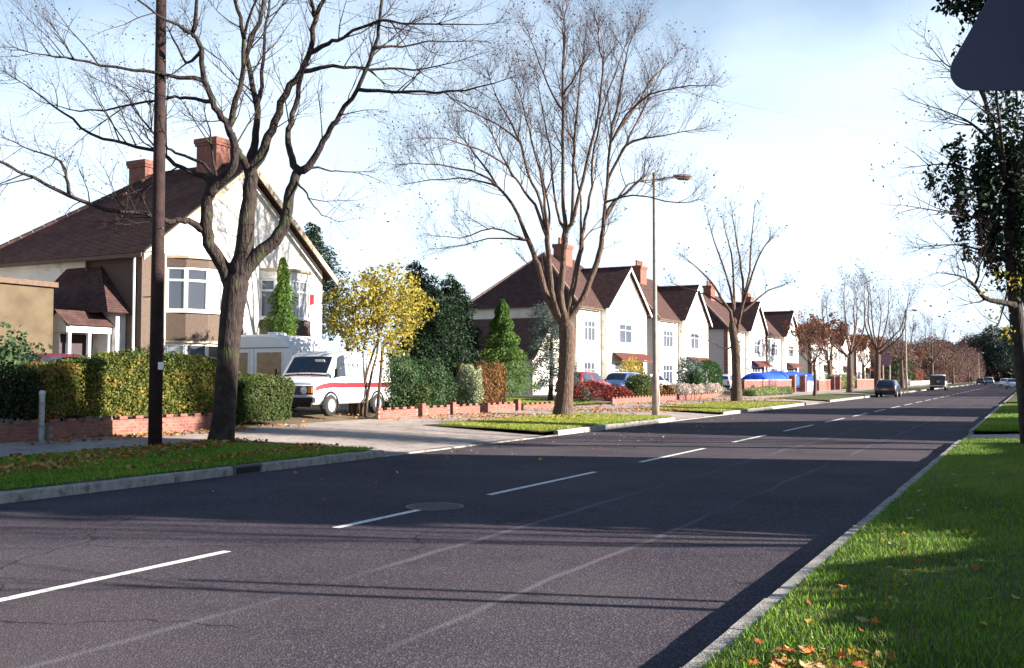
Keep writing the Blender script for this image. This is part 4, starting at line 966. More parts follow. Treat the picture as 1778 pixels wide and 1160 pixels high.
plant(rt, -20, y_at(1592, -20), 1, 1.0, 'rust brown garden tree left of the jeep', 'rust brown garden trees')
# trees along the right verge
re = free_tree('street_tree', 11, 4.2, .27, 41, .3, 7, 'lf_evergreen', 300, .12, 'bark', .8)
plant(re, .3, 62, 0, 1.0, 'dark bare tree far down the right verge', 'right verge trees', True)
plant(re, .2, 84, 2, .95, 'smaller dark tree farther down the right verge', 'right verge trees')
plant(re, .3, 110, 4, 1.0, 'dark tree near the oncoming white car', 'right verge trees')
plant(re, 8.4, 13.4, 1, .72, 'unseen garden tree added on the right to fray the tall house shadow', 'right verge trees')  # unseen tree, added so its branches break up the house shadow's edge
plant(re, 7.5, 29, 3, .8, 'garden tree in the gap between the right houses', 'right verge trees')
np.random.seed(12)
hx, hy = 9.2, 14.7; hl = thing('shadow_tree', 'unseen evergreen added on the right to make the tall house shadow ragged', 'tree', (hx, hy, GZ(hx)))  # unseen evergreen, added and shaped to leave the house shadow ragged
MB().tube([(hx, hy, .2), (hx, hy+.1, 3), (hx+.1, hy, 7.9)], [.16, .12, .03], 8).build('trunk', 'bark', hl, True)
HP = np.concatenate([shell_ell(700, (hx+random.uniform(-.9, .9), hy+random.uniform(-1.0, .9), 1.6+.48*k), (.9-.03*k, 1.0-.035*k, .6), .3, .35, k)[0] for k in range(14)])
foliage('crown', HP[vnoise(HP, 3., 5) > -.2], .2, 'lf_evergreen', hl, .6, tintvar=.5)
# big right tree with dark leafy clumps
random.seed(77); np.random.seed(77)
bx, by = .15, 24.6; bz = GZ(bx)
root = thing('street_tree', 'dark leafy tree at the right edge of the road with orange leaves', 'tree', (bx, by, bz), group='right verge trees')
Zt = (Vector((bx, by, 1.6))-CAM).dot(FW); sc = Zt/FPX
tp = [at_Z(px, py, Zt) for px, py in ((1790, 745), (1783, 690), (1774, 620), (1764, 540), (1757, 470), (1752, 400))]; tp[0].z = bz-.1
S = smooth_path(tp, 3); MB().tube(S, np.linspace(17*sc, 8*sc, len(S)), 10).build('trunk', 'bark', root, True)
g = Grower(.2, 0, .8)
RL = [([(1762, 530), (1740, 525), (1710, 518), (1692, 495), (1670, 480), (1625, 473)], 6, 1.3, -.2, -1), ([(1752, 400), (1748, 330), (1735, 260), (1712, 180), (1700, 120), (1680, 70)], 8, 1.5, 0, .5), ([(1735, 262), (1700, 225), (1660, 200), (1570, 170)], 3.5, 1, .2, -.8),
      ([(1748, 330), (1700, 300), (1640, 285), (1570, 292)], 3.5, 1, .2, 1.2), ([(1752, 400), (1700, 380), (1650, 370), (1560, 355)], 4, 1, 0, -.8), ([(1756, 460), (1720, 440), (1660, 425), (1590, 430)], 3.5, 1, 0, 1), ([(1770, 520), (1800, 430), (1830, 330), (1850, 220)], 9, 3, 0, .8), ([(1752, 400), (1770, 300), (1785, 200), (1790, 80), (1800, -60)], 8, 2, 0, -.8),
      ([(1692, 495), (1700, 470), (1680, 440)], 2.5, 1, -.4, -.8), ([(1712, 180), (1690, 140), (1640, 110), (1600, 60)], 3, 1, .3, 1), ([(1800, 430), (1860, 380), (1930, 330)], 5, 1.5, 0, 1), ([(1748, 330), (1740, 250), (1730, 150), (1735, 60)], 4, 1.4, 0, -1.2), ([(1758, 470), (1735, 560), (1715, 590)], 2.2, 1, 0, -.5)]
for pts, r0, r1, z0, z1 in RL:
    Q = [at_Z(p[0], p[1], Zt+z0+(z1-z0)*i/(len(pts)-1)) for i, p in enumerate(pts)]; S = smooth_path(Q, 3); ra = np.linspace(r0*sc, r1*sc*.22, len(S))
    MB().tube(S, ra, 7).build('limb', 'bark', root, True); g.sub(S, ra[0], ra[-1], 9, 1.5, 1, .25); g.sub(S[-5:], .03, .01, 8, .9, 2, .1)
finish(root, g, 'bark', 'lf_dry', 420, .06)
CP = []
for (px, py, r_, dz) in [(1640, 310, .38, 0), (1665, 300, .45, .3), (1690, 255, .42, 0), (1700, 300, .55, .4), (1650, 350, .3, 0), (1680, 345, .55, -.3), (1715, 340, .6, .2), (1740, 310, .6, .4), (1760, 250, .6, 0), (1772, 190, .6, .4), (1735, 200, .35, -.3), (1700, 390, .5, 0), (1735, 385, .6, .3), (1765, 350, .8, 0), (1770, 420, .7, .3), (1710, 425, .42, .2), (1740, 445, .5, 0), (1765, 470, .5, .2), (1790, 250, .9, .5), (1800, 400, .9, 0), (1830, 320, 1, .4), (1672, 372, .3, 0), (1690, 400, .3, .4), (1745, 150, .35, 0), (1665, 330, .35, 0), (1690, 440, .2, 0), (1770, 120, .5, 0), (1675, 90, .22, 0), (1655, 262, .25, 0), (1775, 300, .8, .3), (1755, 290, .6, .2), (1745, 350, .6, 0), (1780, 380, .8, .2), (1760, 440, .6, 0), (1785, 460, .7, .2), (1720, 290, .45, .2), (1770, 500, .35, 0)]:
    c = at_Z(px, py, Zt+dz); n_ = int((1200 if r_ < .58 else 1600)*r_*r_)+40; D = rnd_dirs(n_)*(np.random.rand(n_)**.4)[:, None]*r_*1.25*np.array([1, 1, .85]); Q_ = D+np.array(c); CP.append(Q_[vnoise(Q_, 5.5, 3) > -.12])
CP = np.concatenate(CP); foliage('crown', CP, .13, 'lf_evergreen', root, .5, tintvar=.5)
OR = np.concatenate([np.array(at_Z(px, py, Zt-.5))+np.random.normal(size=(26, 3))*.12 for px, py in ((1733, 480), (1705, 502), (1729, 549), (1750, 575), (1765, 485))]); foliage('orange_leaves', OR, .085, 'lf_yellow', root, .6, tintvar=.5)
# nearer right tree: only its lowest hanging spray reaches into the frame
root = thing('street_tree', 'overhanging tree at the top right corner with a dark leaf spray', 'tree', (2.2, 13.5, GZ(2.2)), group='right verge trees')
tb = Vector((2.2, 13.5, GZ(2.2))); S = smooth_path([tb-Z*.1, tb+Vector((.1, 0, 2.5)), tb+Vector((0, .2, 5)), tb+Vector((.2, .1, 7.5)), tb+Vector((.1, .3, 10.5))], 3)
MB().tube(S, np.linspace(.3, .08, len(S)), 10).build('trunk', 'bark', root, True)
g = Grower(.2, 0, .7); Zs = 13.5
tips = []
for px, py, dz in ((1640, 5, 0), (1690, 25, .4), (1710, 60, -.3), (1740, -60, .5), (1700, -150, 0), (1850, -180, .6), (1780, -120, -.6)):
    e = at_Z(px, py, Zs+dz); q = smooth_path([S[7], S[7].lerp(e, .5)+Z*.9, e], 4); MB().tube(q, np.linspace(.07, .012, len(q)), 6).build('limb', 'bark', root, True); g.sub(q, .05, .012, 5, .8, 2, .4); tips.append(e)
for k in range(7):
    a = k*.9; e = S[10]+Vector((math.cos(a)*2.6, math.sin(a)*2.6, random.uniform(1, 3.5))); q = smooth_path([S[8], S[9].lerp(e, .5)+Z*.5, e], 4); MB().tube(q, np.linspace(.09, .02, len(q)), 6).build('limb', 'bark', root, True); g.sub(q, .07, .02, 6, 1.3, 1, .2)
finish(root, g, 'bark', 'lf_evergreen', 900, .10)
CP = [np.array(at_Z(px, py, Zs+dz))+rnd_dirs(n_)*(np.random.rand(n_)**.5)[:, None]*r_ for px, py, dz, r_, n_ in ((1645, -4, 0, .22, 110), (1675, 8, 0, .25, 150), (1700, -10, .2, .3, 220), (1725, -20, 0, .35, 260), (1690, 22, 0, .15, 60), (1712, 32, 0, .12, 40), (1710, 72, -.3, .10, 30), (1706, 92, -.3, .10, 30), (1760, -60, .3, .5, 350), (1720, -90, .3, .5, 350))]
foliage('crown', np.concatenate(CP), .10, 'lf_evergreen', root, .5, tintvar=.5)

# ------------------------------------------------------------------ hedges, shrubs, conifers
np.random.seed(5); random.seed(5)
def hedge(label, lm, n, box, size, rough=.1, depth=.3, seed=1, core=True, tintf=None, name='hedge', group='clipped hedges', slope=1.):
    x0, x1, y0, y1, z0, z1 = box; h = thing(name, label, 'hedge', ((x0+x1)/2, (y0+y1)/2, z0), group=group)
    P, N = shell_box(n, *box, rough, depth, seed); P[:, 2] = z0+(P[:, 2]-z0)*(np.interp(P[:, 1], [y0, y0+2.3], [slope, 1.]))*(1+.035*vnoise(P*np.array([1, 1, 0]), 2.3, seed+5)); t = .4+.3*vnoise(P, 1.6, seed+4) if tintf is None else tintf(P)
    foliage('leaves', P, size, lm, h, .6, N, .45, t, .25)
    mb = MB(); ys = np.linspace(y0+.25, y1-.25, max(3, int((y1-y0)/.5)))
    for y in ys:
        for k in range(2):
            b_ = Vector(((x0+x1)/2+random.uniform(-.2, .2), y, z0)); q = [b_, b_+Vector((random.uniform(-.15, .15), random.uniform(-.15, .15), (z1-z0)*.5)), b_+Vector((random.uniform(-.3, .3), random.uniform(-.3, .3), (z1-z0)*.85))]; mb.tube(q, [.03, .02, .008], 5)
    mb.build('stems', 'bark', h, kind='stuff')
    if core:
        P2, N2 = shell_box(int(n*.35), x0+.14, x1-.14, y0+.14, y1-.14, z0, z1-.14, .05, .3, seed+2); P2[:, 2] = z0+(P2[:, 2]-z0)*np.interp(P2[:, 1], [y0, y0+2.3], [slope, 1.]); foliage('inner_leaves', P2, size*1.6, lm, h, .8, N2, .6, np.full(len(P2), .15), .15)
    return h
hz0 = GZ(-19)
def golden(P):
    t = .31+.20*vnoise(P, 3.4, 8)+.2*vnoise(P, 9, 9); t -= (P[:, 2] > 1.85)*.22; t += .22*np.clip((yW0+2.4-P[:, 1])/2.4, 0, 1); return np.clip(t, 0, 1)
hedge('long golden green hedge on the battlemented wall behind the telegraph pole', 'lf_privet', 34000, (-19.4, -18.28, yW0+.05, yW1-.05, hz0+.28, 2.17), .062, .08, .3, 1, tintf=golden, slope=.76)
hedge('dark clipped hedge in deep shade at the left edge', 'lf_hedge_dark', 14000, (-19.6, -18.28, yW0-4.2, yW0-.05, hz0+.3, 1.74), .06, .10, .25, 7)
hedge('low olive hedge between the nearest tree and the white van', 'lf_hedge_low', 20000, (-19.7, -18.0, y_at(405, -18.2)+.3, y_at(512, -18.1), hz0+.0, 1.62), .055, .10, .25, 11)
hedge('thin hedge row behind the maroon car at the house front', 'lf_laurel', 12000, (-25.6, -24.6, 16.5, 22.6, .5, 1.95), .07, .16, .3, 13)
hedge('rust brown beech hedge beside the pale green conifer', 'lf_beech', 11000, (-20.3, -18.6, y_at(832, -18.6), y_at(885, -18.6), GZ(-19), 2.05), .075, .14, .25, 17)
hedge('low pale green hedge in front of the red brick garden wall', 'lf_pale', 7000, (-18.05, -16.9, y_at(1300, -17.5), y_at(1366, -17.5), .25, .85), .11, .12, .3, 19)
hedge('pale green hedge under far bare trees', 'lf_pale', 5000, (-19.6, -18.2, y_at(1456, -18.3), y_at(1484, -18.3), .3, 1.75), .16, .15, .3, 23)
hedge('dark tall far hedge behind the cream sign', 'lf_hedge_dark', 3500, (-21, -19, y_at(1562, -19), y_at(1592, -19), .3, 4.2), .25, .3, .4, 29)
hedge('rust red far hedge left of the jeep', 'lf_rust', 2600, (-19.8, -18.6, y_at(1592, -18.6), y_at(1603, -18.6), .3, 3.0), .22, .25, .4, 31)
hedge('privet hedge along the right pavement', 'lf_hedge_dark', 26000, (3.5, 4.7, 2.0, 26, .2, 1.68), .17, .12, .3, 37)

def bush(label, lm, n, c, r, size, rough=.18, depth=.2, seed=1, name='shrub', cat='shrub', aspect=.6, tv=.3, up=0., outw=.45, lower=-.9):
    b = thing(name, label, cat, (c[0], c[1], GZ(c[0]))); P, D = shell_ell(n, c, r, rough, depth, seed, lower)
    foliage('leaves', P, size, lm, b, aspect, D, outw, .45+.3*vnoise(P, 1.8, seed+2), tv, up=up)
    mb = MB(); gz = GZ(c[0])
    for k in range(7):
        a = k*.9; q = [Vector((c[0]+.08*math.cos(a), c[1]+.08*math.sin(a), gz-.03)), Vector((c[0]+r[0]*.3*math.cos(a), c[1]+r[1]*.3*math.sin(a), (gz+c[2])/2)), Vector((c[0]+r[0]*.6*math.cos(a), c[1]+r[1]*.6*math.sin(a), c[2]+r[2]*.4))]; mb.tube(q, [.03, .022, .008], 5)
    mb.build('stems', 'bark', b, kind='stuff'); return b
def conifer(label, lm, x, px, top_py, width_px, n, size, name='conifer', seed=1, tiers=0, taper=.9, base=.1, rough=.25, aspect=.35, depth=.25, cat='conifer'):
    y = y_at(px, x); Zc = (Vector((x, y, 1.6))-CAM).dot(FW); gz = GZ(x); top = 1.6+(655-top_py)/FPX*Zc; R0 = width_px/2/FPX*Zc
    t = thing(name, label, cat, (x, y, gz)); H = top-gz
    u = np.random.rand(n)**.75; a = np.random.uniform(0, 6.283, n); h_ = base+u*(1-base)
    rr = R0*(1-h_**1.15*taper)*(.75+.25*np.minimum(1, (h_-base)*8+.2))*(1+rough*np.sin(a*3+h_*9+seed)*.5+rough*np.sin(a*7-h_*17+seed*2)*.4)
    if tiers: rr *= .72+.42*np.abs(np.sin(h_*tiers*math.pi))
    k = np.clip(1-np.random.exponential(depth, n), .05, 1); D = np.stack([np.cos(a), np.sin(a), np.full(n, .25)], 1)
    P = np.stack([x+rr*k*np.cos(a), y+rr*k*np.sin(a), gz+H*h_-.12*rr*k], 1)
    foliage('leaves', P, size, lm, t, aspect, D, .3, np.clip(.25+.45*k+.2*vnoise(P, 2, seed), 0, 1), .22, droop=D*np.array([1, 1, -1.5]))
    MB().tube([(x, y, gz-.1), (x, y, gz+H*.5), (x, y, top-.1)], [R0*.07+.05, R0*.05+.03, .012], 8).build('trunk', 'bark', t, True)
    return t
def mass(label, lm, x, blobs, size, n, seed, name='conifer', cat='conifer', droop=True):
    """an irregular evergreen: overlapping clumps at (px, py, radius_px, dx)"""
    px = blobs[0][0]; y = y_at(px, x); t = thing(name, label, cat, (x, y, GZ(x))); PP = []; DD = []; K = []
    ar = sum(b_[2]**2 for b_ in blobs)
    for i, (bx_, by_, br_, dx) in enumerate(blobs):
        c = at_x(bx_, by_, x+dx); r = br_/FPX*(c-CAM).dot(FW); P, D = shell_ell(int(n*br_**2/ar), c, (r, r, r*1.25), .35, .22, seed+i); PP.append(P); DD.append(D)
    P = np.concatenate(PP); D = np.concatenate(DD); k = P[:, 2] > GZ(x)+.02; P = P[k]; D = D[k]
    foliage('leaves', P, size, lm, t, .4, D, .35, .42+.35*vnoise(P, 2.4, seed), .28, droop=D*np.array([1, 1, .3])+np.array([0, 0, -.5]) if droop else None)
    tp_ = at_x(blobs[0][0], blobs[0][1], x); MB().tube([(x, y, GZ(x)-.1), (x, y, (GZ(x)+tp_.z)/2), tuple(tp_)], [.13, .09, .02], 8).build('trunk', 'bark', t, True); return t
mass('tall dark cypress between the yellow tree and pale conifer', 'lf_cypress', -20.6, [(722, 478, 18, 0), (725, 520, 32, 0), (745, 515, 26, -.3), (735, 570, 46, 0), (765, 560, 40, -.2), (720, 620, 42, .2), (770, 630, 50, .1), (740, 670, 46, .2)], .13, 34000, 50)
mass('second dark cypress rising right behind the first', 'lf_cypress', -22.2, [(785, 505, 20, 0), (795, 540, 28, 0), (805, 590, 30, 0), (800, 640, 36, .2)], .13, 15000, 60)
conifer('pale green tiered conifer left of the cedar', 'lf_conifer', -20.6, 872, 520, 120, 17000, .12, seed=3, tiers=7, taper=.93, rough=.3)
conifer('slim bright green conifer in front of the near house bay', 'lf_conifer', -24.2, 489, 447, 92, 11000, .12, seed=4, taper=.93, rough=.6, tiers=6)
mass('dark cypress behind the right roof edge of the near house', 'lf_cypress', -34, [(543, 402, 14, 0), (540, 425, 22, 0), (552, 450, 28, 0), (560, 490, 34, 0), (556, 540, 40, 0)], .17, 9000, 70)
bush('glossy laurel shrub right of the yellow tree', 'lf_laurel', 9000, (-19.4, y_at(690, -19.2), 1.35), (.95, 1.15, 1.1), .085, .25, .2, 3)
bush('second laurel shrub below the dark cypress', 'lf_laurel', 9000, (-19.2, y_at(745, -19), 1.2), (.9, 1.3, 1.05), .085, .28, .2, 4)
bush('small olive shrub squeezed between the two laurels', 'lf_hedge_low', 3500, (-18.7, y_at(722, -18.7), .85), (.5, .6, .65), .08, .25, .2, 5)
bush('silvery variegated shrub beside the rust hedge', 'lf_varieg', 5000, (-18.9, y_at(814, -18.9), 1.2), (.55, .65, .95), .085, .2, .2, 6)
bush('bright red low bush in front of the red car', 'lf_redbush', 9000, (-19.4, y_at(1018, -19.4), .85), (.9, 2.3, .55), .09, .2, .2, 8, lower=-.5)
bush('small red bush right of the big red bush', 'lf_redbush', 4000, (-19.3, y_at(1072, -19.3), .75), (.7, 1.3, .45), .09, .25, .2, 9)
bush('dark golden bush left of the lamp post base', 'lf_hedge_low', 5500, (-19.3, y_at(1110, -19.3), 1.05), (.8, 1.25, .75), .10, .2, .2, 10)
bush('yellow leaved shrub below the first gabled house', 'lf_yellow', 3000, (-23.5, y_at(1098, -23.5), 1.6), (.8, 1.3, 1.1), .13, .25, .25, 12)
bush('bright green clipped dome bush past the lamp post', 'lf_dome', 9000, (-20, y_at(1229, -20), 1.55), (1.0, 1.45, 1.25), .10, .05, .1, 14)
bush('dark ragged shrub left of the dome bush', 'lf_cedar', 3000, (-20, y_at(1198, -20), 1.6), (.7, 1.2, 1.25), .14, .4, .3, 15)
bush('small dark conifer shrub touching the dome bush', 'lf_dome', 3000, (-19.4, y_at(1209, -19.4), 1.1), (.45, .55, .95), .10, .15, .15, 16)
for i, px in enumerate((1150, 1178, 1204, 1236)):
    bush(['pink white flowering shrub nearest the lamp post', 'second pink white flowering shrub on the far wall', 'third pink white flowering shrub below the dome bush', 'last pink white flowering shrub beside the third tree'][i], 'lf_flower' if i else 'lf_beech', 2600, (-18.9, y_at(px, -18.9), .80), (.6, 1.4, .42), .11, .3, .3, 18+i, tv=.5)
bush('dark round bush at the foot of the third tree', 'lf_dome', 2600, (-18.8, y_at(1297, -18.6), .75), (.7, 1.1, .55), .13, .2, .2, 25)
bush('pale evergreen bush at the left edge in front of the white car', 'lf_laurel', 1500, (-22.0, y_at(12, -22.0), 2.0), (.75, .75, .75), .13, .4, .5, 26)
bush('small bush against the near house by the caravan', 'lf_hedge_low', 2500, (-24.8, y_at(440, -24.6), 2.1), (.5, .7, .75), .08, .3, .3, 27)
# yellow leaved small tree with several stems
yx = -18.95; yy = y_at(640, yx); gz = GZ(yx)
t = thing('small_tree', 'yellow leaved multi stemmed small tree in front of the white van', 'tree', (yx, yy, gz)); random.seed(9); g = Grower(.25, 0, 1.1)
Zy = (Vector((yx, yy, 1.6))-CAM).dot(FW)
for pts in ([(612, 716), (608, 660), (622, 620), (616, 580), (610, 520)], [(622, 718), (620, 660), (630, 610), (640, 560), (650, 500)], [(628, 716), (634, 660), (652, 600), (668, 560), (690, 520)], [(634, 714), (645, 650), (655, 610), (655, 560), (640, 490)], [(618, 716), (612, 670), (605, 610), (590, 560), (580, 500)], [(655, 610), (690, 580), (715, 550)], [(610, 600), (585, 570), (572, 530)]):
    S = smooth_path([at_Z(p[0], p[1], Zy+random.uniform(-.25, .25)) for p in pts], 3); S[0].z = gz-.05
    MB().tube(S, np.linspace(.055, .015, len(S)), 7).build('stem', 'bark_warm', t, True); g.sub(S, .03, .012, 6, .9, 1, .55)
finish(t, g, 'bark_warm', 'lf_yellow', 10, .1)
P, D = shell_ell(8600, at_Z(652, 540, Zy), (1.48, 1.5, 1.42), .3, .36, 33); keep = vnoise(P, 2.6, 40) > -.45
foliage('crown', P[keep], .11, 'lf_yellow', t, .7, D[keep], .3, None, .5)
# cedar with drooping blue-grey tiers
cx_ = -20.6; cy_ = y_at(955, cx_); gz = GZ(cx_); Zc = (Vector((cx_, cy_, 1.6))-CAM).dot(FW); t = thing('cedar_tree', 'blue grey weeping cedar behind the second big tree', 'tree', (cx_, cy_, gz)); random.seed(19)
top = at_Z(948, 525, Zc).z; MB().tube([(cx_, cy_, gz-.1), (cx_+.1, cy_, gz+1.5), (cx_, cy_+.2, top)], [.14, .10, .02], 9).build('trunk', 'bark_warm', t, True)
CP = []; br = MB()
for k in range(26):
    hh = gz+.7+(top-gz-.8)*k/26; a = k*2.4; Ln = (1.9-1.25*k/26)*random.uniform(.7, 1.25); d = Vector((math.cos(a), math.sin(a), 0)); p = Vector((cx_, cy_, hh))
    q = smooth_path([p, p+d*Ln*.5+Z*.15, p+d*Ln-Z*.25], 4); br.tube(q, np.linspace(.03, .008, len(q)), 5)
    for s_ in q[2:]: CP.append(np.array(s_)+np.random.normal(size=(85, 3))*np.array([.16, .16, .13])+np.array([0, 0, -.12]))
br.build('branches', 'bark_warm', t, True, kind='stuff'); foliage('crown', np.concatenate(CP), .11, 'lf_cedar', t, .3, tintvar=.5)

# ------------------------------------------------------------------ far woods at the end of the road
def wood(label, lm, n, cs, size):
    CP = [shell_ell(max(20, int(n*r[0]*r[2]/60)), c, r, .25, .4, i, -.95)[0] for i, (c, r) in enumerate(cs)]; P = np.concatenate(CP)
    V, F = leaves(P, size, .5); o = link('far_wood', np_mesh('far_wood', V, F, np.clip(.5+.3*vnoise(P, .4, 2)+np.random.uniform(-.3, .3, len(P)), 0, 1)), None, lm, 'stuff'); tag(o, label, 'wood')
random.seed(4)
cs = [((random.uniform(-24, -18), 190+i*13, random.uniform(3, 5)), (4.5, 7, random.uniform(4, 6.5))) for i in range(16)]
wood('rust brown belt of far trees along the left side', 'lf_far', 26000, cs, .38)
cs = [((random.uniform(-60, 40), 420+random.uniform(-20, 60), 5), (16, 14, random.uniform(9, 14))) for i in range(16)]
wood('hazy brown wood closing the end of the road', 'lf_far', 9000, cs, .9)
cs = [((-9, 400, 12), (9, 9, 9)), ((-17, 404, 8), (8, 8, 8))]
wood('dark green dome of trees at the end of the road', 'lf_fargreen', 9000, cs, .8)
cs = [((random.uniform(5, 9), 100+i*14, 3.5), (4, 7, random.uniform(3.5, 6))) for i in range(12)]
wood('brown belt of garden trees along the far right side', 'lf_far', 16000, cs, .4)
# ------------------------------------------------------------------ vehicles (front at +y, built at the origin)
class Loft:
    def __init__(s, st): s.st = st
    def ring(s, q):
        y, zb, zm, zt, wl, wm, wt = q; e = .05 if zt-zm > .1 else .02
        return [(wl*.9, y, zb), (wl, y, zb+.16), (wl*.55+wm*.45+.012, y, zb+.16+(zm-zb-.16)*.55), (wm, y, zm), (wt+.01, y, max(zm+.008, zt-e)), (wt*.86, y, zt-.004), (wt*.45, y, zt+.012), (0, y, zt+.018)]
    def P(s, u, v, sd=1):
        u = min(max(u, 0), len(s.st)-1); i = min(int(u), len(s.st)-2); f = u-i; q = [a+(b-a)*f for a, b in zip(s.st[i], s.st[i+1])]
        r = s.ring(q); v = min(max(v, 0), 7); j = min(int(v), 6); g = v-j; a, b = Vector(r[j]), Vector(r[j+1]); p = a.lerp(b, g); return Vector((p.x*sd, p.y, p.z))
    def body(s):
        mb = MB(); n = len(s.st); rows = []
        for q in s.st:
            r = s.ring(q); rows.append([*r, *[(-p[0], p[1], p[2]) for p in reversed(r[:-1])]])
        k = len(rows[0])
        for r in rows: mb.v += r
        for i in range(n-1):
            for j in range(k-1): mb.f.append((i*k+j, i*k+j+1, (i+1)*k+j+1, (i+1)*k+j))
            mb.f.append((i*k, i*k+k-1, (i+1)*k+k-1, (i+1)*k))
        mb.f.append(tuple(range(k))); mb.f.append(tuple((n-1)*k+j for j in range(k))); return mb
    def panel(s, us, vs, sd=1, off=.008, nu=4, nv=3):
        """patch on the surface; us/vs = ranges; trapezoids through tuples ((u0,u1) at v0, (u0,u1) at v1)"""
        mb = MB(); G = []
        for j in range(nv+1):
            fv = j/nv; v = vs[0]+(vs[1]-vs[0])*fv; ua = us[0][0]+(us[1][0]-us[0][0])*fv; ub = us[0][1]+(us[1][1]-us[0][1])*fv
            for i in range(nu+1):
                u = ua+(ub-ua)*i/nu; p = s.P(u, v, sd); du = s.P(u+.02, v, sd)-s.P(u-.02, v, sd); dv = s.P(u, v+.02, sd)-s.P(u, v-.02, sd); nn = du.cross(dv)
                if nn.length < 1e-9: nn = Vector((sd, 0, 0))
                nn.normalize()
                if nn.dot(p-Vector((0, p.y, .7))) < 0: nn = -nn
                G.append(p+nn*off)
        mb.v += [tuple(p) for p in G]
        for j in range(nv):
            for i in range(nu): a = j*(nu+1)+i; mb.f.append((a, a+1, a+nu+2, a+nu+1))
        return mb
def both(L_, us, vs, off=.008):        # across the middle: right half + left half
    a = L_.panel(us, vs, 1, off); b = L_.panel(us, vs, -1, off); n = len(a.v); a.v += b.v; a.f += [tuple(i+n for i in f) for f in b.f]; return a
def wheel(root, x, y, r=.31, w=.18, rim='steel_grey'):
    sd = 1 if x > 0 else -1
    o = MB().lathe((x, y, r), [(r*.6, -w/2), (r*.93, -w/2), (r, -w*.33), (r, w*.33), (r*.93, w/2), (r*.6, w/2)], 22, 'x').build('wheel', 'rubber', root, True)
    MB().lathe((x+sd*(w/2-.005), y, r), [(r*.62, -.012*sd), (r*.60, .018*sd), (r*.5, .010*sd), (r*.3, .022*sd), (r*.2, .040*sd), (r*.05, .045*sd)], 18, 'x').build('rim', rim, o)
    a = MB(); q = [Vector((x+sd*(w/2-.035), y+math.cos(t)*(r+.06), r+math.sin(t)*(r+.06))) for t in np.linspace(-.25, math.pi+.25, 14)]; a.tube(q, .045, 6); a.build('wheel_arch', 'black_plastic', root)
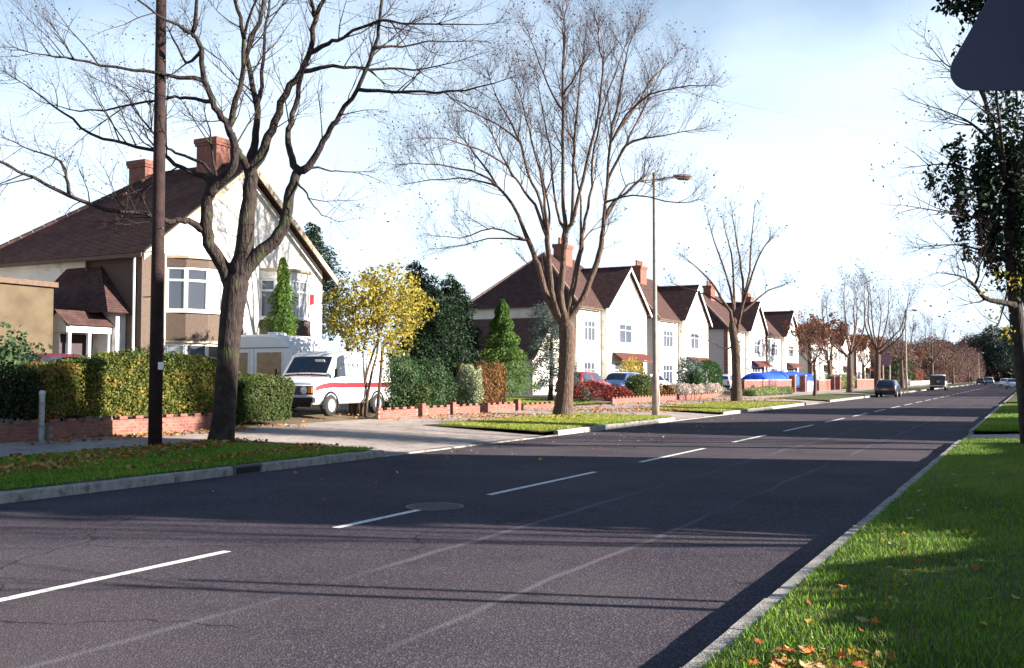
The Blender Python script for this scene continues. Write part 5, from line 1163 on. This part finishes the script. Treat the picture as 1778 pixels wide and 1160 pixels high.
def simple_car(name, label, cat, paint, loc, rz, kind='hatch', L_=4.1, Wd=1.64, H=1.40, detail=True):
    c = thing(name, label, cat, loc, rz, local=True, group='cars'); h = L_/2; w_ = Wd/2
    if kind == 'hatch': st = [(-h, .34, .62, .66, w_*.86, w_*.86, w_*.80), (-h+.06, .24, .80, .92, w_*.95, w_*.94, w_*.86), (-h+.42, .2, .84, H-.12, w_, w_*.97, w_*.74), (-h+.75, .2, .86, H, w_, w_*.98, w_*.76), (.15, .2, .88, H+.01, w_, w_*.98, w_*.77), (.55, .2, .88, H-.05, w_, w_*.98, w_*.75), (1.15, .2, .88, .93, w_, w_*.97, w_*.84), (h-.25, .22, .74, .80, w_*.97, w_*.94, w_*.86), (h, .32, .56, .62, w_*.88, w_*.86, w_*.78)]
    elif kind == 'saloon': st = [(-h, .34, .66, .70, w_*.88, w_*.86, w_*.82), (-h+.08, .24, .82, .88, w_*.95, w_*.94, w_*.86), (-h+.75, .2, .88, .93, w_, w_*.97, w_*.84), (-h+1.3, .2, .89, H-.04, w_, w_*.98, w_*.74), (-h+1.6, .2, .89, H, w_, w_*.98, w_*.75), (.2, .2, .89, H, w_, w_*.98, w_*.76), (.5, .2, .88, H-.05, w_, w_*.98, w_*.75), (1.05, .2, .88, .93, w_, w_*.97, w_*.84), (h-.2, .22, .76, .82, w_*.97, w_*.94, w_*.86), (h, .32, .58, .64, w_*.88, w_*.86, w_*.78)]
    elif kind == 'estate': st = [(-h, .34, .66, .72, w_*.88, w_*.87, w_*.82), (-h+.06, .24, .82, .95, w_*.95, w_*.94, w_*.86), (-h+.35, .2, .88, H-.08, w_, w_*.97, w_*.76), (-h+.65, .2, .89, H, w_, w_*.98, w_*.77), (.2, .2, .89, H+.01, w_, w_*.98, w_*.77), (.5, .2, .88, H-.05, w_, w_*.98, w_*.75), (1.05, .2, .88, .93, w_, w_*.97, w_*.84), (h-.2, .22, .76, .82, w_*.97, w_*.94, w_*.86), (h, .32, .58, .64, w_*.88, w_*.86, w_*.78)]
    else: st = [(-h, .42, .95, 1.0, w_*.95, w_*.94, w_*.9), (-h+.03, .36, 1.05, H-.12, w_*.98, w_*.97, w_*.86), (-h+.15, .36, 1.05, H, w_, w_*.98, w_*.86), (.1, .36, 1.05, H, w_, w_*.98, w_*.86), (.5, .36, 1.05, H-.05, w_, w_*.98, w_*.84), (.85, .36, 1.05, 1.10, w_, w_*.97, w_*.9), (h-.1, .36, .98, 1.04, w_*.98, w_*.96, w_*.88), (h, .42, .8, .85, w_*.92, w_*.9, w_*.85)]
    lf = Loft(st); n = len(st); lf.body().build('body', paint, c, True)
    iw = {'hatch': 5, 'saloon': 6, 'estate': 5, 'jeep': 4}[kind]; rb = {'hatch': 1, 'saloon': 2, 'estate': 1, 'jeep': 0}[kind]; rt_ = rb+1
    both(lf, ((iw+.12, iw+.92), (iw+.12, iw+.92)), (4.9, 7)).build('windscreen', 'car_glass', c)
    both(lf, ((rb+.12, rb+.9), (rb+.12, rb+.9)), (4.9, 7)).build('rear_window', 'car_glass', c)
    mid = (rt_+iw)/2
    for sd in (1, -1):
        lf.panel(((mid+.06, iw+.72), (mid+.06, iw+.05)), (3.12, 3.93), sd).build('side_window', 'car_glass', c)
        lf.panel(((rb+.6, mid-.06), (rb+1.02, mid-.06)), (3.12, 3.93), sd).build('side_window', 'car_glass', c)
        lf.panel(((n-1.35, n-1.05), (n-1.35, n-1.05)), (1.8, 2.6), sd).build('headlight', 'head_lens', c)
        MB().box((sd*w_*.78, -h+.0, .72 if kind != 'jeep' else .85), (.22, .05, .16)).build('tail_light', 'red_lens', c)
        MB().box((sd*(w_+.06), .85, .98), (.12, .1, .11)).build('mirror', 'black_plastic', c)
        for yy in (-h*.62, h*.62): wheel(c, sd*(w_-.09), yy, .31 if kind != 'jeep' else .37, .18 if kind != 'jeep' else .23)
    MB().box((0, -h-.03, .42), (Wd*.96, .12, .16)).build('bumper', 'black_plastic', c); MB().box((0, h+.01, .42), (Wd*.94, .12, .16)).build('bumper', 'black_plastic', c)
    MB().box((0, -h-.02, .62 if kind != 'jeep' else .7), (.52, .02, .11)).build('number_plate', 'leaf_yellow', c); MB().box((0, h+.08, .42), (.52, .02, .11)).build('number_plate', 'white_paint', c)
    if kind == 'jeep':
        o = MB().lathe((.1, -h-.14, 1.08), [(.2, -.1), (.35, -.1), (.37, -.05), (.37, .06), (.33, .1), (.2, .1)], 22, 'y').build('spare_wheel', 'rubber', c, True); MB().lathe((.1, -h-.25, 1.08), [(.22, 0), (.2, .03), (.05, .04)], 18, 'y').build('rim', 'steel_grey', o)
    return c
PIH = math.pi/2
# parked on the left, going away
yc = y_at(1538, -10.45); simple_car('parked_car', 'dark hatchback parked by the left kerb seen from behind', 'car', 'car_dark', (-10.5, yc+1.9, 0), 0, 'hatch', 3.9, 1.64, 1.38)
yj = y_at(1628, -10.4); simple_car('parked_jeep', 'dark and white jeep with spare wheel parked beyond the hatchback', 'jeep', 'car_white', (-10.4, yj+2, 0), 0, 'jeep', 4.0, 1.75, 1.9)
jp = [o for o in col.objects if o.name.startswith('parked_jeep')][0]
MB().bb(-.84, .84, -2.06, -2.035, .62, 1.80).build('tailgate', 'car_dark', jp)
simple_car('parked_car', 'dark blue car parked far down the left kerb', 'car', 'car_dark', (-10.3, y_at(1702, -10.3)+2, 0), 0, 'saloon')
simple_car('moving_car', 'pale blue car far down the road beyond the dark blue one', 'car', 'car_pale', (-8.6, y_at(1718, -8.6)+3, 0), 0, 'estate', 4.4, 1.7, 1.6)
simple_car('moving_car', 'white oncoming car far down the road on the right', 'car', 'car_white', (-4.2, y_at(1745, -4.2), 0), math.pi, 'saloon')
simple_car('parked_car', 'pale car at the far right edge behind the verge tree', 'car', 'car_pale', (-2.6, 150, 0), math.pi, 'saloon')
# in the front gardens
zc = GZ(-21)
simple_car('parked_car', 'red estate car behind the bright red bush', 'car', 'car_red', (-21.9, y_at(1020, -21.6)+.3, zc), 0, 'estate', 4.3, 1.66, 1.42)
simple_car('parked_car', 'blue hatchback with sunlit roof right of the red car', 'car', 'car_blue', (-22.0, y_at(1078, -21.8)+.6, zc), math.pi, 'hatch', 4.2, 1.7, 1.42)
simple_car('parked_car', 'white car bonnet behind the bush left of the lamp post', 'car', 'car_white', (-21.6, y_at(1128, -21.6), zc), 0, 'hatch', 3.8, 1.6, 1.3)
simple_car('parked_car', 'maroon car behind the long golden hedge', 'car', 'car_maroon', (-22.6, y_at(95, -22.6), .78), 0, 'saloon', 4.4, 1.7, 1.42)
simple_car('parked_car', 'white car at the left edge behind the maroon car', 'car', 'car_white', (-24.2, y_at(-6, -24.2), .5), .1, 'estate', 4.4, 1.7, 1.75)
simple_car('parked_car', 'pale blue car between the dome bush and the third tree', 'car', 'car_pale', (-21.8, y_at(1262, -21.8), zc), 0, 'hatch', 3.8, 1.6, 1.35)

MB().bb(-23.8, -21.5, 8, 18.4, .3, .78).build('driveway', 'concrete', None, kind='structure')
# white van with a red stripe facing the camera
vx, vy = -19.9, 25.4; vz = GZ(-19.9)-.02
v = thing('van', 'white van with red side stripe parked on the driveway facing left', 'van', (vx, vy, vz), math.pi+R(4), local=True)
w_ = .97
st = [(-2.25, .40, 1.1, 1.86, w_*.97, w_*.98, w_*.88), (-2.2, .36, 1.1, 1.96, w_, w_, w_*.88), (.35, .36, 1.1, 2.0, w_, w_, w_*.88), (.62, .36, 1.1, 1.97, w_, w_, w_*.86), (.78, .36, 1.1, 1.90, w_, w_, w_*.83), (1.30, .36, 1.12, 1.20, w_, w_*.97, w_*.90), (1.72, .36, 1.06, 1.12, w_*.99, w_*.94, w_*.90), (2.02, .36, .96, 1.02, w_*.97, w_*.93, w_*.90), (2.10, .38, .92, .96, w_*.94, w_*.92, w_*.9)]
lf = Loft(st); lf.body().build('body', 'car_white', v, True)
both(lf, ((4.14, 4.86), (4.14, 4.86)), (4.95, 7), .012).build('windscreen', 'car_glass', v)
mm = both(lf, ((4.92, 5.06), (4.92, 5.06)), (4.8, 7), .016); mm.build('screen_trim', 'stripe_red', v)
for sd in (1, -1):
    lf.panel(((2.5, 4.78), (2.5, 4.06)), (3.12, 3.93), sd, .01).build('side_window', 'car_glass', v)
    lf.panel(((.1, 7.4), (.1, 7.4)), (2.05, 2.65), sd, .009, 14, 3).build('stripe', 'stripe_red', v)
    for yy in (1.32, -1.35): wheel(v, sd*(w_-.07), yy, .33, .19)
    MB().box((sd*.79, 2.11, .80), (.14, .08, .18)).build('indicator', 'orange_lens', v)
    MB().lathe((sd*.56, 2.105, .79), [(.12, -.03), (.12, .02), (.09, .035), (.02, .045)], 18, 'y').build('headlight', 'head_lens', v)
    MB().box((sd*1.1, 1.22, 1.32), (.09, .07, .24)).build('mirror', 'black_plastic', v)
    MB().tube([(sd*1.1, 1.22, 1.22), (sd*.96, 1.2, 1.1)], .015, 6).build('mirror_arm', 'black_plastic', v)
    MB().tube([(sd*.3, 1.36, 1.235), (sd*.1, 1.05, 1.53)], .010, 5).build('wiper', 'black_plastic', v)
for sd in (1, -1):
    for u_ in (2.42, 4.98): lf.panel(((u_, u_+.02), (u_, u_+.02)), (.6, 3.0 if u_ > 4 else 4.0), sd, .0095, 1, 8).build('door_seam', 'black_plastic', v)
    MB().box((sd*(w_+.012), .55, 1.0), (.03, .14, .035)).build('door_handle', 'chrome', v)
MB().box((0, 2.095, .79), (1.75, .05, .26)).build('grille', 'black_plastic', v)
for k in range(5): MB().box((0, 2.125, .70+.045*k), (.92, .02, .012)).build('grille_bar', 'steel_grey', v)
MB().box((0, 2.16, .50), (1.9, .14, .15)).build('bumper', 'black_plastic', v)
MB().box((.42, 2.145, .70), (.34, .02, .17)).build('number_plate', 'white_paint', v)
MB().box((0, 2.08, .38), (1.6, .05, .18)).build('apron', 'black_plastic', v)
MB().box((-.35, .96, 1.62), (.34, .01, .24), Matrix.Rotation(R(-33), 3, 'X')).build('screen_notice', 'white_paint', v)

# caravan behind the van
ca = Vector((-21.3, 25.4, GZ(-22.5)))
c = thing('caravan', 'white touring caravan with brown stripe parked behind the white van', 'caravan', (-23.1, 26.5, ca.z))
Lc, Wc, Hc = 3.5, 2.15, 2.55; n_ = 20
prof = []; zt_, zb_ = ca.z+Hc, ca.z+.42
def cav(u, k):     # side outline: rounded ends and roof
    pass
out_ = [(-Lc/2+.15, .42), (-Lc/2, .9), (-Lc/2+.02, 1.5), (-Lc/2+.28, 2.25), (-Lc/2+.55, 2.47), (-Lc/2+.9, 2.54), (.5, 2.54), (Lc/2-.75, 2.50), (Lc/2-.45, 2.42), (Lc/2-.2, 2.25), (Lc/2-.05, 1.9), (Lc/2, 1.35), (Lc/2-.03, .9), (Lc/2-.18, .42)]
mb = MB(); x0 = -23.1; k = len(out_)
rows = [(-Wc/2, .86), (-Wc/2, 1.0), (Wc/2, 1.0), (Wc/2, .86)]
ringY = []
for wy, s_ in ((-Wc/2, 0), (-Wc/2+.10, 1), (Wc/2-.10, 1), (Wc/2, 0)):
    ringY.append([(x0+px*(1 if s_ else .985), 26.5+wy, ca.z+(pz if s_ else pz-(.07 if pz > 2 else -.0))) for px, pz in out_])
for r in ringY: mb.v += r
for i in range(3):
    for j in range(k): mb.f.append((i*k+j, i*k+(j+1) % k, (i+1)*k+(j+1) % k, (i+1)*k+j))
mb.f.append(tuple(range(k))); mb.f.append(tuple(3*k+j for j in range(k))); mb.build('body', 'caravan_white', c)
yS = 26.5-Wc/2; yo = Vector((x0-Lc/2, yS, ca.z))
for (u0, u1) in ((.45, 1.55), (1.95, 3.0)):
    wn = MB(); obox(wn, yo, PX, NY, u0-.05, u1+.05, .0, .02, 1.12, 1.98); wn = wn.build('window_frame', 'white_paint', c); obox(MB(), yo, PX, NY, u0, u1, .021, .03, 1.17, 1.93).build('pane', 'curtain_tan', wn)
obox(MB(), yo, PX, NY, 1.66, 1.80, .002, .03, .5, 2.05).build('corner_post', 'white_paint', c)
obox(MB(), yo, PX, NY, .1, 3.35, .003, .018, .92, 1.05).build('stripe', 'stripe_brown', c); obox(MB(), yo, PX, NY, .25, 3.3, .003, .02, 2.06, 2.10).build('rain_rail', 'steel_grey', c)
oe = Vector((x0+Lc/2-.03, 26.5-.85, ca.z)); obox(MB(), oe, PY, PX, .2, 1.5, .03, .05, 1.15, 1.8).build('end_window', 'curtain_tan', c)
for xx, yy in ((-22.6, 26.0), (-23.3, 26.9)): MB().bb(xx-.2, xx+.2, yy-.2, yy+.2, zt_-.03, zt_+.07).build('roof_hatch', 'white_paint', c)
for sy in (-1, 1): MB().lathe((x0, 26.5+sy*(Wc/2-.15), ca.z+.3), [(.18, -.08), (.3, -.08), (.3, .08), (.18, .08)], 18, 'y').build('wheel', 'rubber', c)

# blue tarpaulin over a trailer load
tx = -21.5; ta, tb = y_at(1308, tx), y_at(1400, tx); zt = at_x(1350, 645, tx).z
t = thing('covered_boat', 'long low load covered by a bright blue tarpaulin behind the brick wall', 'tarpaulin', (tx, (ta+tb)/2, GZ(tx)))
mb = MB(); nu, nv = 24, 12
for i in range(nu+1):
    f = i/nu; y = ta+(tb-ta)*f; hh = (zt-GZ(tx))*(.78+.22*math.sin(f*math.pi)**.5+.05*math.sin(f*21)+.03*math.sin(f*47))
    for j in range(nv+1):
        g_ = j/nv*math.pi; xx = tx-math.cos(g_)*1.3*(1+.05*math.sin(i*2.1+j)); z_ = GZ(tx)+.25+max(0, math.sin(g_))**.6*(hh-.25)+.03*math.sin(i*1.7+j*2.3); mb.v.append((xx, y+.1*math.sin(j*1.3), z_))
for i in range(nu):
    for j in range(nv): a = i*(nv+1)+j; mb.f.append((a, a+1, a+nv+2, a+nv+1))
mb.f.append(tuple(range(nv+1))); mb.f.append(tuple(nu*(nv+1)+j for j in range(nv+1)))
mb.build('cover', 'tarpaulin', t, True)
MB().bb(tx-.8, tx+.8, ta+.4, tb-.4, GZ(tx)+.35, GZ(tx)+.55).build('trailer_frame', 'steel_grey', t)
for sy in (-1, 1): MB().lathe((tx+sy*.9, (ta+tb)/2, GZ(tx)+.28), [(.15, -.08), (.28, -.08), (.28, .08), (.15, .08)], 16, 'x').build('wheel', 'rubber', t)

# ------------------------------------------------------------------ street furniture
def lamp(label, px, x, top_py, arm_px=45):
    y = y_at(px, x); Zl = (Vector((x, y, 1.6))-CAM).dot(FW); gz = GZ(x); top = 1.6+(655-top_py)/FPX*Zl
    l = thing('street_lamp', label, 'street lamp', (x, y, gz), group='tall concrete street lamps')
    MB().lathe((x, y, gz), [(.145, -.1), (.145, 1.3), (.125, 1.42), (.095, 1.6), (.06, top-gz-.3), (.058, top-gz-.12), (.075, top-gz-.1), (.07, top-gz)], 14).build('column', 'lamp_column', l, True)
    MB().bb(x+.125, x+.15, y-.06, y+.06, gz+.35, gz+.95).build('access_door', 'lamp_column', l)
    d = (RT*.92+FW*.1); d.z = 0; d.normalize(); s_ = Vector((x, y, top-.28)); e = s_+d*.78+Z*.12
    MB().tube([s_, s_.lerp(e, .5)+Z*.03, e], [.024, .022, .022], 8).build('arm', 'steel_grey', l)
    n2 = Vector((-d.y, d.x, 0)); Mx = Matrix((d, n2, Z)).transposed(); hc = e+d*.36+Z*.02
    mb = MB()
    for i, (u, ww, hh) in enumerate(((-.38, .07, .05), (-.3, .11, .09), (.0, .14, .11), (.28, .13, .10), (.38, .09, .06))):
        for k in range(9):
            an = math.pi*k/8; mb.v.append(tuple(hc+d*u+n2*math.cos(an)*ww+Z*math.sin(an)*hh))
    for i in range(4):
        for k in range(8): a = i*9+k; mb.f.append((a, a+1, a+10, a+9))
        mb.f.append((i*9, i*9+8, (i+1)*9+8, (i+1)*9))
    mb.f.append(tuple(range(9))); mb.f.append(tuple(36+k for k in range(9)))
    hd = mb.build('lantern', 'steel_grey', l, True)
    mb = MB()
    for i, (u, ww, hh) in enumerate(((-.30, .09, .05), (-.15, .12, .13), (.2, .12, .14), (.34, .08, .05))):
        for k in range(9):
            an = math.pi*k/8; mb.v.append(tuple(hc+d*u+n2*math.cos(an)*ww-Z*(.004+math.sin(an)*hh)))
    for i in range(3):
        for k in range(8): a = i*9+k; mb.f.append((a, a+1, a+10, a+9))
    mb.f.append(tuple(range(9))); mb.f.append(tuple(27+k for k in range(9))); mb.build('diffuser', 'pot', hd, True)
    return l
lamp('tall concrete street lamp on the left verge right of the second tree', 1138, -13.0, 297)
lamp('far street lamp on the left verge behind the parked hatchback', 1574, -13.0, 536)
lamp('farthest tiny street lamp near the end of the road', 1700, -13.0, 612)
# telegraph pole
px0 = at_Z(270, 700, 19.8); bz = GZ(px0.x)
tpole = thing('telegraph_pole', 'dark brown wooden telegraph pole left of the nearest big tree', 'pole', (px0.x, px0.y, bz))
MB().tube([(px0.x, px0.y, bz-.2), (px0.x, px0.y, 5), (px0.x-.02, px0.y, 10.4)], [.135, .12, .095], 14).build('shaft', 'pole_wood', tpole, True)
MB().bb(px0.x-.85, px0.x+.85, px0.y-.17, px0.y-.08, 9.75, 9.86).build('crossarm', 'pole_wood', tpole)
for k in range(4): MB().lathe((px0.x-.75+.5*k, px0.y-.125, 9.86), [(.02, 0), (.045, .04), (.05, .1), (.02, .13)], 10).build('insulator', 'white_paint', tpole)
MB().bb(px0.x+.115, px0.x+.14, px0.y-.06, px0.y+.06, 1.75, 1.9).build('tag_plate', 'white_paint', tpole)
for k in range(5): MB().tube([(px0.x, px0.y-.1, 3.2+k*.45), (px0.x+(.26 if k % 2 else -.26), px0.y-.12, 3.2+k*.45)], .012, 5).build('climbing_step', 'cast_iron', tpole)
for k, (tx_, ty_, tz_) in enumerate(((14, 60, 9), (10, -8, 8.5))):
    a, e = Vector((px0.x-.25+.5*k, px0.y-.125, 9.98)), Vector((tx_, ty_, tz_)); pts = [a.lerp(e, i/24)-Z*(4*.55*(i/24)*(1-i/24)) for i in range(25)]
    o = MB().tube(pts, .005, 5).build('telephone_wire', 'black_plastic'); tag(o, ['thin telephone wire crossing the sky to the right', 'thin telephone wire running back over the near road'][k], 'wire')
# triangular sign seen from behind, top right
sc_ = 2.3; cA = at_Z(1660, 157, sc_); sz_ = .62
def RP(u, z_): return cA+RT*u+Z*z_
s = thing('road_sign', 'dark back of a triangular road sign at the top right corner', 'sign', (cA.x+RT.x*sz_/2, cA.y+RT.y*sz_/2, GZ(.5)))
tri = [(0, 0), (sz_, 0), (sz_/2, sz_*.866)]; rc = .045; outl = []
cen = (sz_/2, sz_*.2887)
for i, p_ in enumerate(tri):
    dx, dz = cen[0]-p_[0], cen[1]-p_[1]; l_ = math.hypot(dx, dz); q = (p_[0]+dx/l_*rc*2, p_[1]+dz/l_*rc*2); a0 = math.atan2(-dz, -dx)
    for k in range(9): an = a0-R(60)+R(120)*k/8; outl.append((q[0]+rc*math.cos(an), q[1]+rc*math.sin(an)))
fh = Vector((FW.x, FW.y, 0)).normalized(); dn = fh*.003; mb = MB(); n_ = len(outl)
mb.v += [tuple(RP(u-rc, z_)-dn) for u, z_ in outl]+[tuple(RP(u-rc, z_)+dn) for u, z_ in outl]
mb.f += [tuple(range(n_)), tuple(range(2*n_-1, n_-1, -1))]+[(i, (i+1) % n_, n_+(i+1) % n_, n_+i) for i in range(n_)]
mb.build('plate', 'sign_back', s)
pc = RP(sz_/2-rc, 0)-fh*.045
MB().tube([(pc.x, pc.y, GZ(pc.x)-.1), (pc.x, pc.y, cA.z+.42)], .038, 12).build('post', 'steel_grey', s, True)
# pale metal post between dark hedge and wall
q = at_x(72, 740, -17.85); po = thing('marker_post', 'old pale painted metal post between the dark hedge and brick wall', 'post', (q.x, q.y, GZ(q.x)))
MB().lathe((q.x, q.y, GZ(q.x)), [(.055, -.1), (.055, .95), (.065, .96), (.065, 1.02), (.03, 1.05)], 12).build('shaft', 'old_paint', po, True)
for z_ in (.3, .75): MB().lathe((q.x, q.y, GZ(q.x)), [(.06, z_), (.063, z_+.01), (.063, z_+.05), (.06, z_+.06)], 12).build('band', 'steel_grey', po)
# purple board on two pale legs, far left verge
yb = y_at(1540, -17.4); zb2 = 1.6
bs = thing('notice_board', 'purplish notice board on two pale legs behind the parked hatchback', 'sign', (-17.4, yb, .25))
Zb = (Vector((-17.4, yb, 1.6))-CAM).dot(FW); ztb = 1.6+(655-615)/FPX*Zb; zbb = 1.6+(655-634)/FPX*Zb
mat('board_purple', (.16, .09, .15), (.22, .14, .2), scale=4, rough=.6); MB().bb(-18.0, -16.85, yb-.04, yb+.04, zbb, ztb).build('board', 'board_purple', bs)
for dx in (-17.85, -17.0): MB().bb(dx-.07, dx+.07, yb-.05, yb+.05, .2, zbb).build('leg', 'render_cream', bs)
yb = y_at(1578, -17.0); ws = thing('white_board', 'small cream board low beside the far lamp post', 'sign', (-17, yb, .25))
Zb = (Vector((-17, yb, 1.6))-CAM).dot(FW); MB().bb(-17.6, -16.7, yb-.03, yb+.03, 1.6-(667-655)/FPX*Zb, 1.6-(659-655)/FPX*Zb).build('board', 'render_white', ws)
for dx in (-17.5, -16.8): MB().bb(dx-.04, dx+.04, yb-.04, yb+.04, .2, 1.6-(667-655)/FPX*Zb).build('leg', 'render_white', ws)
# cyclist far away at the left kerb
yp = y_at(1686, -9.4); pz = 0
bk = thing('bicycle', 'dark bicycle ridden beside the far parked cars', 'bicycle', (-9.4, yp, 0))
for dy in (-.5, .5):
    ww_ = MB(); ww_.tube([Vector((-9.4, yp+dy+.33*math.cos(a), .34+.33*math.sin(a))) for a in np.linspace(0, 6.2832, 19)], .018, 5); ww_.build('wheel', 'rubber', bk)
fr = MB(); fr.tube([(-9.4, yp-.5, .34), (-9.4, yp-.15, .85), (-9.4, yp+.38, .82), (-9.4, yp+.5, .34)], .02, 6); fr.tube([(-9.4, yp-.15, .85), (-9.4, yp, .32), (-9.4, yp+.38, .82)], .02, 6); fr.tube([(-9.65, yp+.36, 1.02), (-9.15, yp+.36, 1.02)], .016, 6); fr.build('frame', 'car_dark', bk)
MB().box((-9.4, yp-.18, .92), (.16, .26, .06)).build('saddle', 'black_plastic', bk)
# rider: one continuous skinned body
def skinned_person(label, joints, edges, rad, m, loc):
    me = bpy.data.meshes.new('person'); me.from_pydata([tuple(j) for j in joints], edges, []); o = link('person', me, None, m); o.location = loc
    sm = o.modifiers.new('skin', 'SKIN'); 
    for i, r in enumerate(rad): me.skin_vertices[0].data[i].radius = (r, r)
    me.skin_vertices[0].data[0].use_root = True; ss = o.modifiers.new('sub', 'SUBSURF'); ss.levels = 1; ss.render_levels = 1
    tag(o, label, 'person'); return o
J = [(0, -.18, .98), (0, -.1, 1.2), (0, .02, 1.42), (0, .06, 1.52), (0, .1, 1.66), (.17, 0, 1.40), (.22, .12, 1.18), (.23, .34, 1.05), (-.17, 0, 1.40), (-.22, .12, 1.18), (-.23, .34, 1.05), (.1, -.17, .94), (.12, .18, .72), (.1, .02, .28), (.1, .14, .22), (-.1, -.17, .94), (-.12, .2, .82), (-.1, .1, .46), (-.1, .22, .4)]
Eg = [(0, 1), (1, 2), (2, 3), (3, 4), (2, 5), (5, 6), (6, 7), (2, 8), (8, 9), (9, 10), (0, 11), (11, 12), (12, 13), (13, 14), (0, 15), (15, 16), (16, 17), (17, 18)]
Rd = [.15, .16, .17, .06, .105, .07, .055, .04, .07, .055, .04, .1, .075, .05, .04, .1, .075, .05, .04]
skinned_person('person in dark clothes riding a bicycle by the far left kerb', J, Eg, Rd, 'car_dark', (-9.4, yp, 0))

# ------------------------------------------------------------------ the other side of the street (right of the frame): it casts the long shadows over the road
random.seed(61); np.random.seed(61)
def right_house(label, x, y0, y1, eave, rg, depth=8, hp=2.6):
    h = thing('house', label, 'house', (x, (y0+y1)/2, .4), group='houses on the right side of the street')
    mb = MB(); ops = [((y1-y0)*.12, (y1-y0)*.4, 1.2, 2.7), ((y1-y0)*.6, (y1-y0)*.88, 1.2, 2.7), ((y1-y0)*.12, (y1-y0)*.4, 3.9, 5.2), ((y1-y0)*.6, (y1-y0)*.88, 3.9, 5.2)]
    wallplane(mb, Vector((x, y1, 0)), NY, NX, y1-y0, .2, eave, ops)
    mb.face([(x, y0, .2), (x+depth, y0, .2), (x+depth, y0, eave), (x, y0, eave)]); mb.face([(x, y1, .2), (x+depth, y1, .2), (x+depth, y1, eave), (x, y1, eave)]); mb.face([(x+depth, y0, .2), (x+depth, y1, .2), (x+depth, y1, eave), (x+depth, y0, eave)]); mb.build('wall', 'render_cream', h)
    for u0, u1, a, b_ in ops: window(h, Vector((x, y1, 0)), NY, NX, u0, u1, a, b_, 3, .68)
    xm = x+depth/2; mb = MB(); ze = eave-.15; A, B, C, D = (x-.4, y0-.4, ze), (x-.4, y1+.4, ze), (x+depth+.4, y1+.4, ze), (x+depth+.4, y0-.4, ze); r0, r1 = (xm, y0+hp, rg), (xm, y1-hp, rg)
    courses(mb, A, B, r1, r0, .2); courses(mb, C, D, r0, r1, .2); courses(mb, D, A, r0, r0, .2); courses(mb, B, C, r1, r1, .2); mb.build('roof', 'roof_tile', h)
    chimney(h, (xm, y0+hp+.5, rg-.1), 1.1, .7, 1.3, 4); return h
right_house('tall house on the right side whose roof shades the near road', 11.5, 17.2, 24.6, 8.6, 13.8, hp=.0)
right_house('second house on the right side beyond the driveway gap', 12, 33, 44, 5.8, 9.2)
right_house('third house on the right side', 12, 50, 61, 5.8, 9.2)
sp = free_tree('shadow_sapling', 5.2, 1.2, .045, 71, .45, 4, 'lf_dry', 60, .06, 'bark', .35, .7)  # unseen sapling, added to throw a thin shadow line across the road
sp.location = (3.1, 8.35, GZ(3.1)); tag(sp, 'unseen slim young tree added on the right for a thin road shadow', 'tree', 'right verge trees')
st_ = thing('shadow_stake', 'unseen wooden stake added on the right for a second thin road shadow', 'stake', (3.1, 8.6, .2)); MB().tube([(3.1, 8.62, .1), (3.1, 8.62, 3.0)], .035, 8).build('stake_post', 'pole_wood', st_)  # unseen stake, added to throw the second thin line
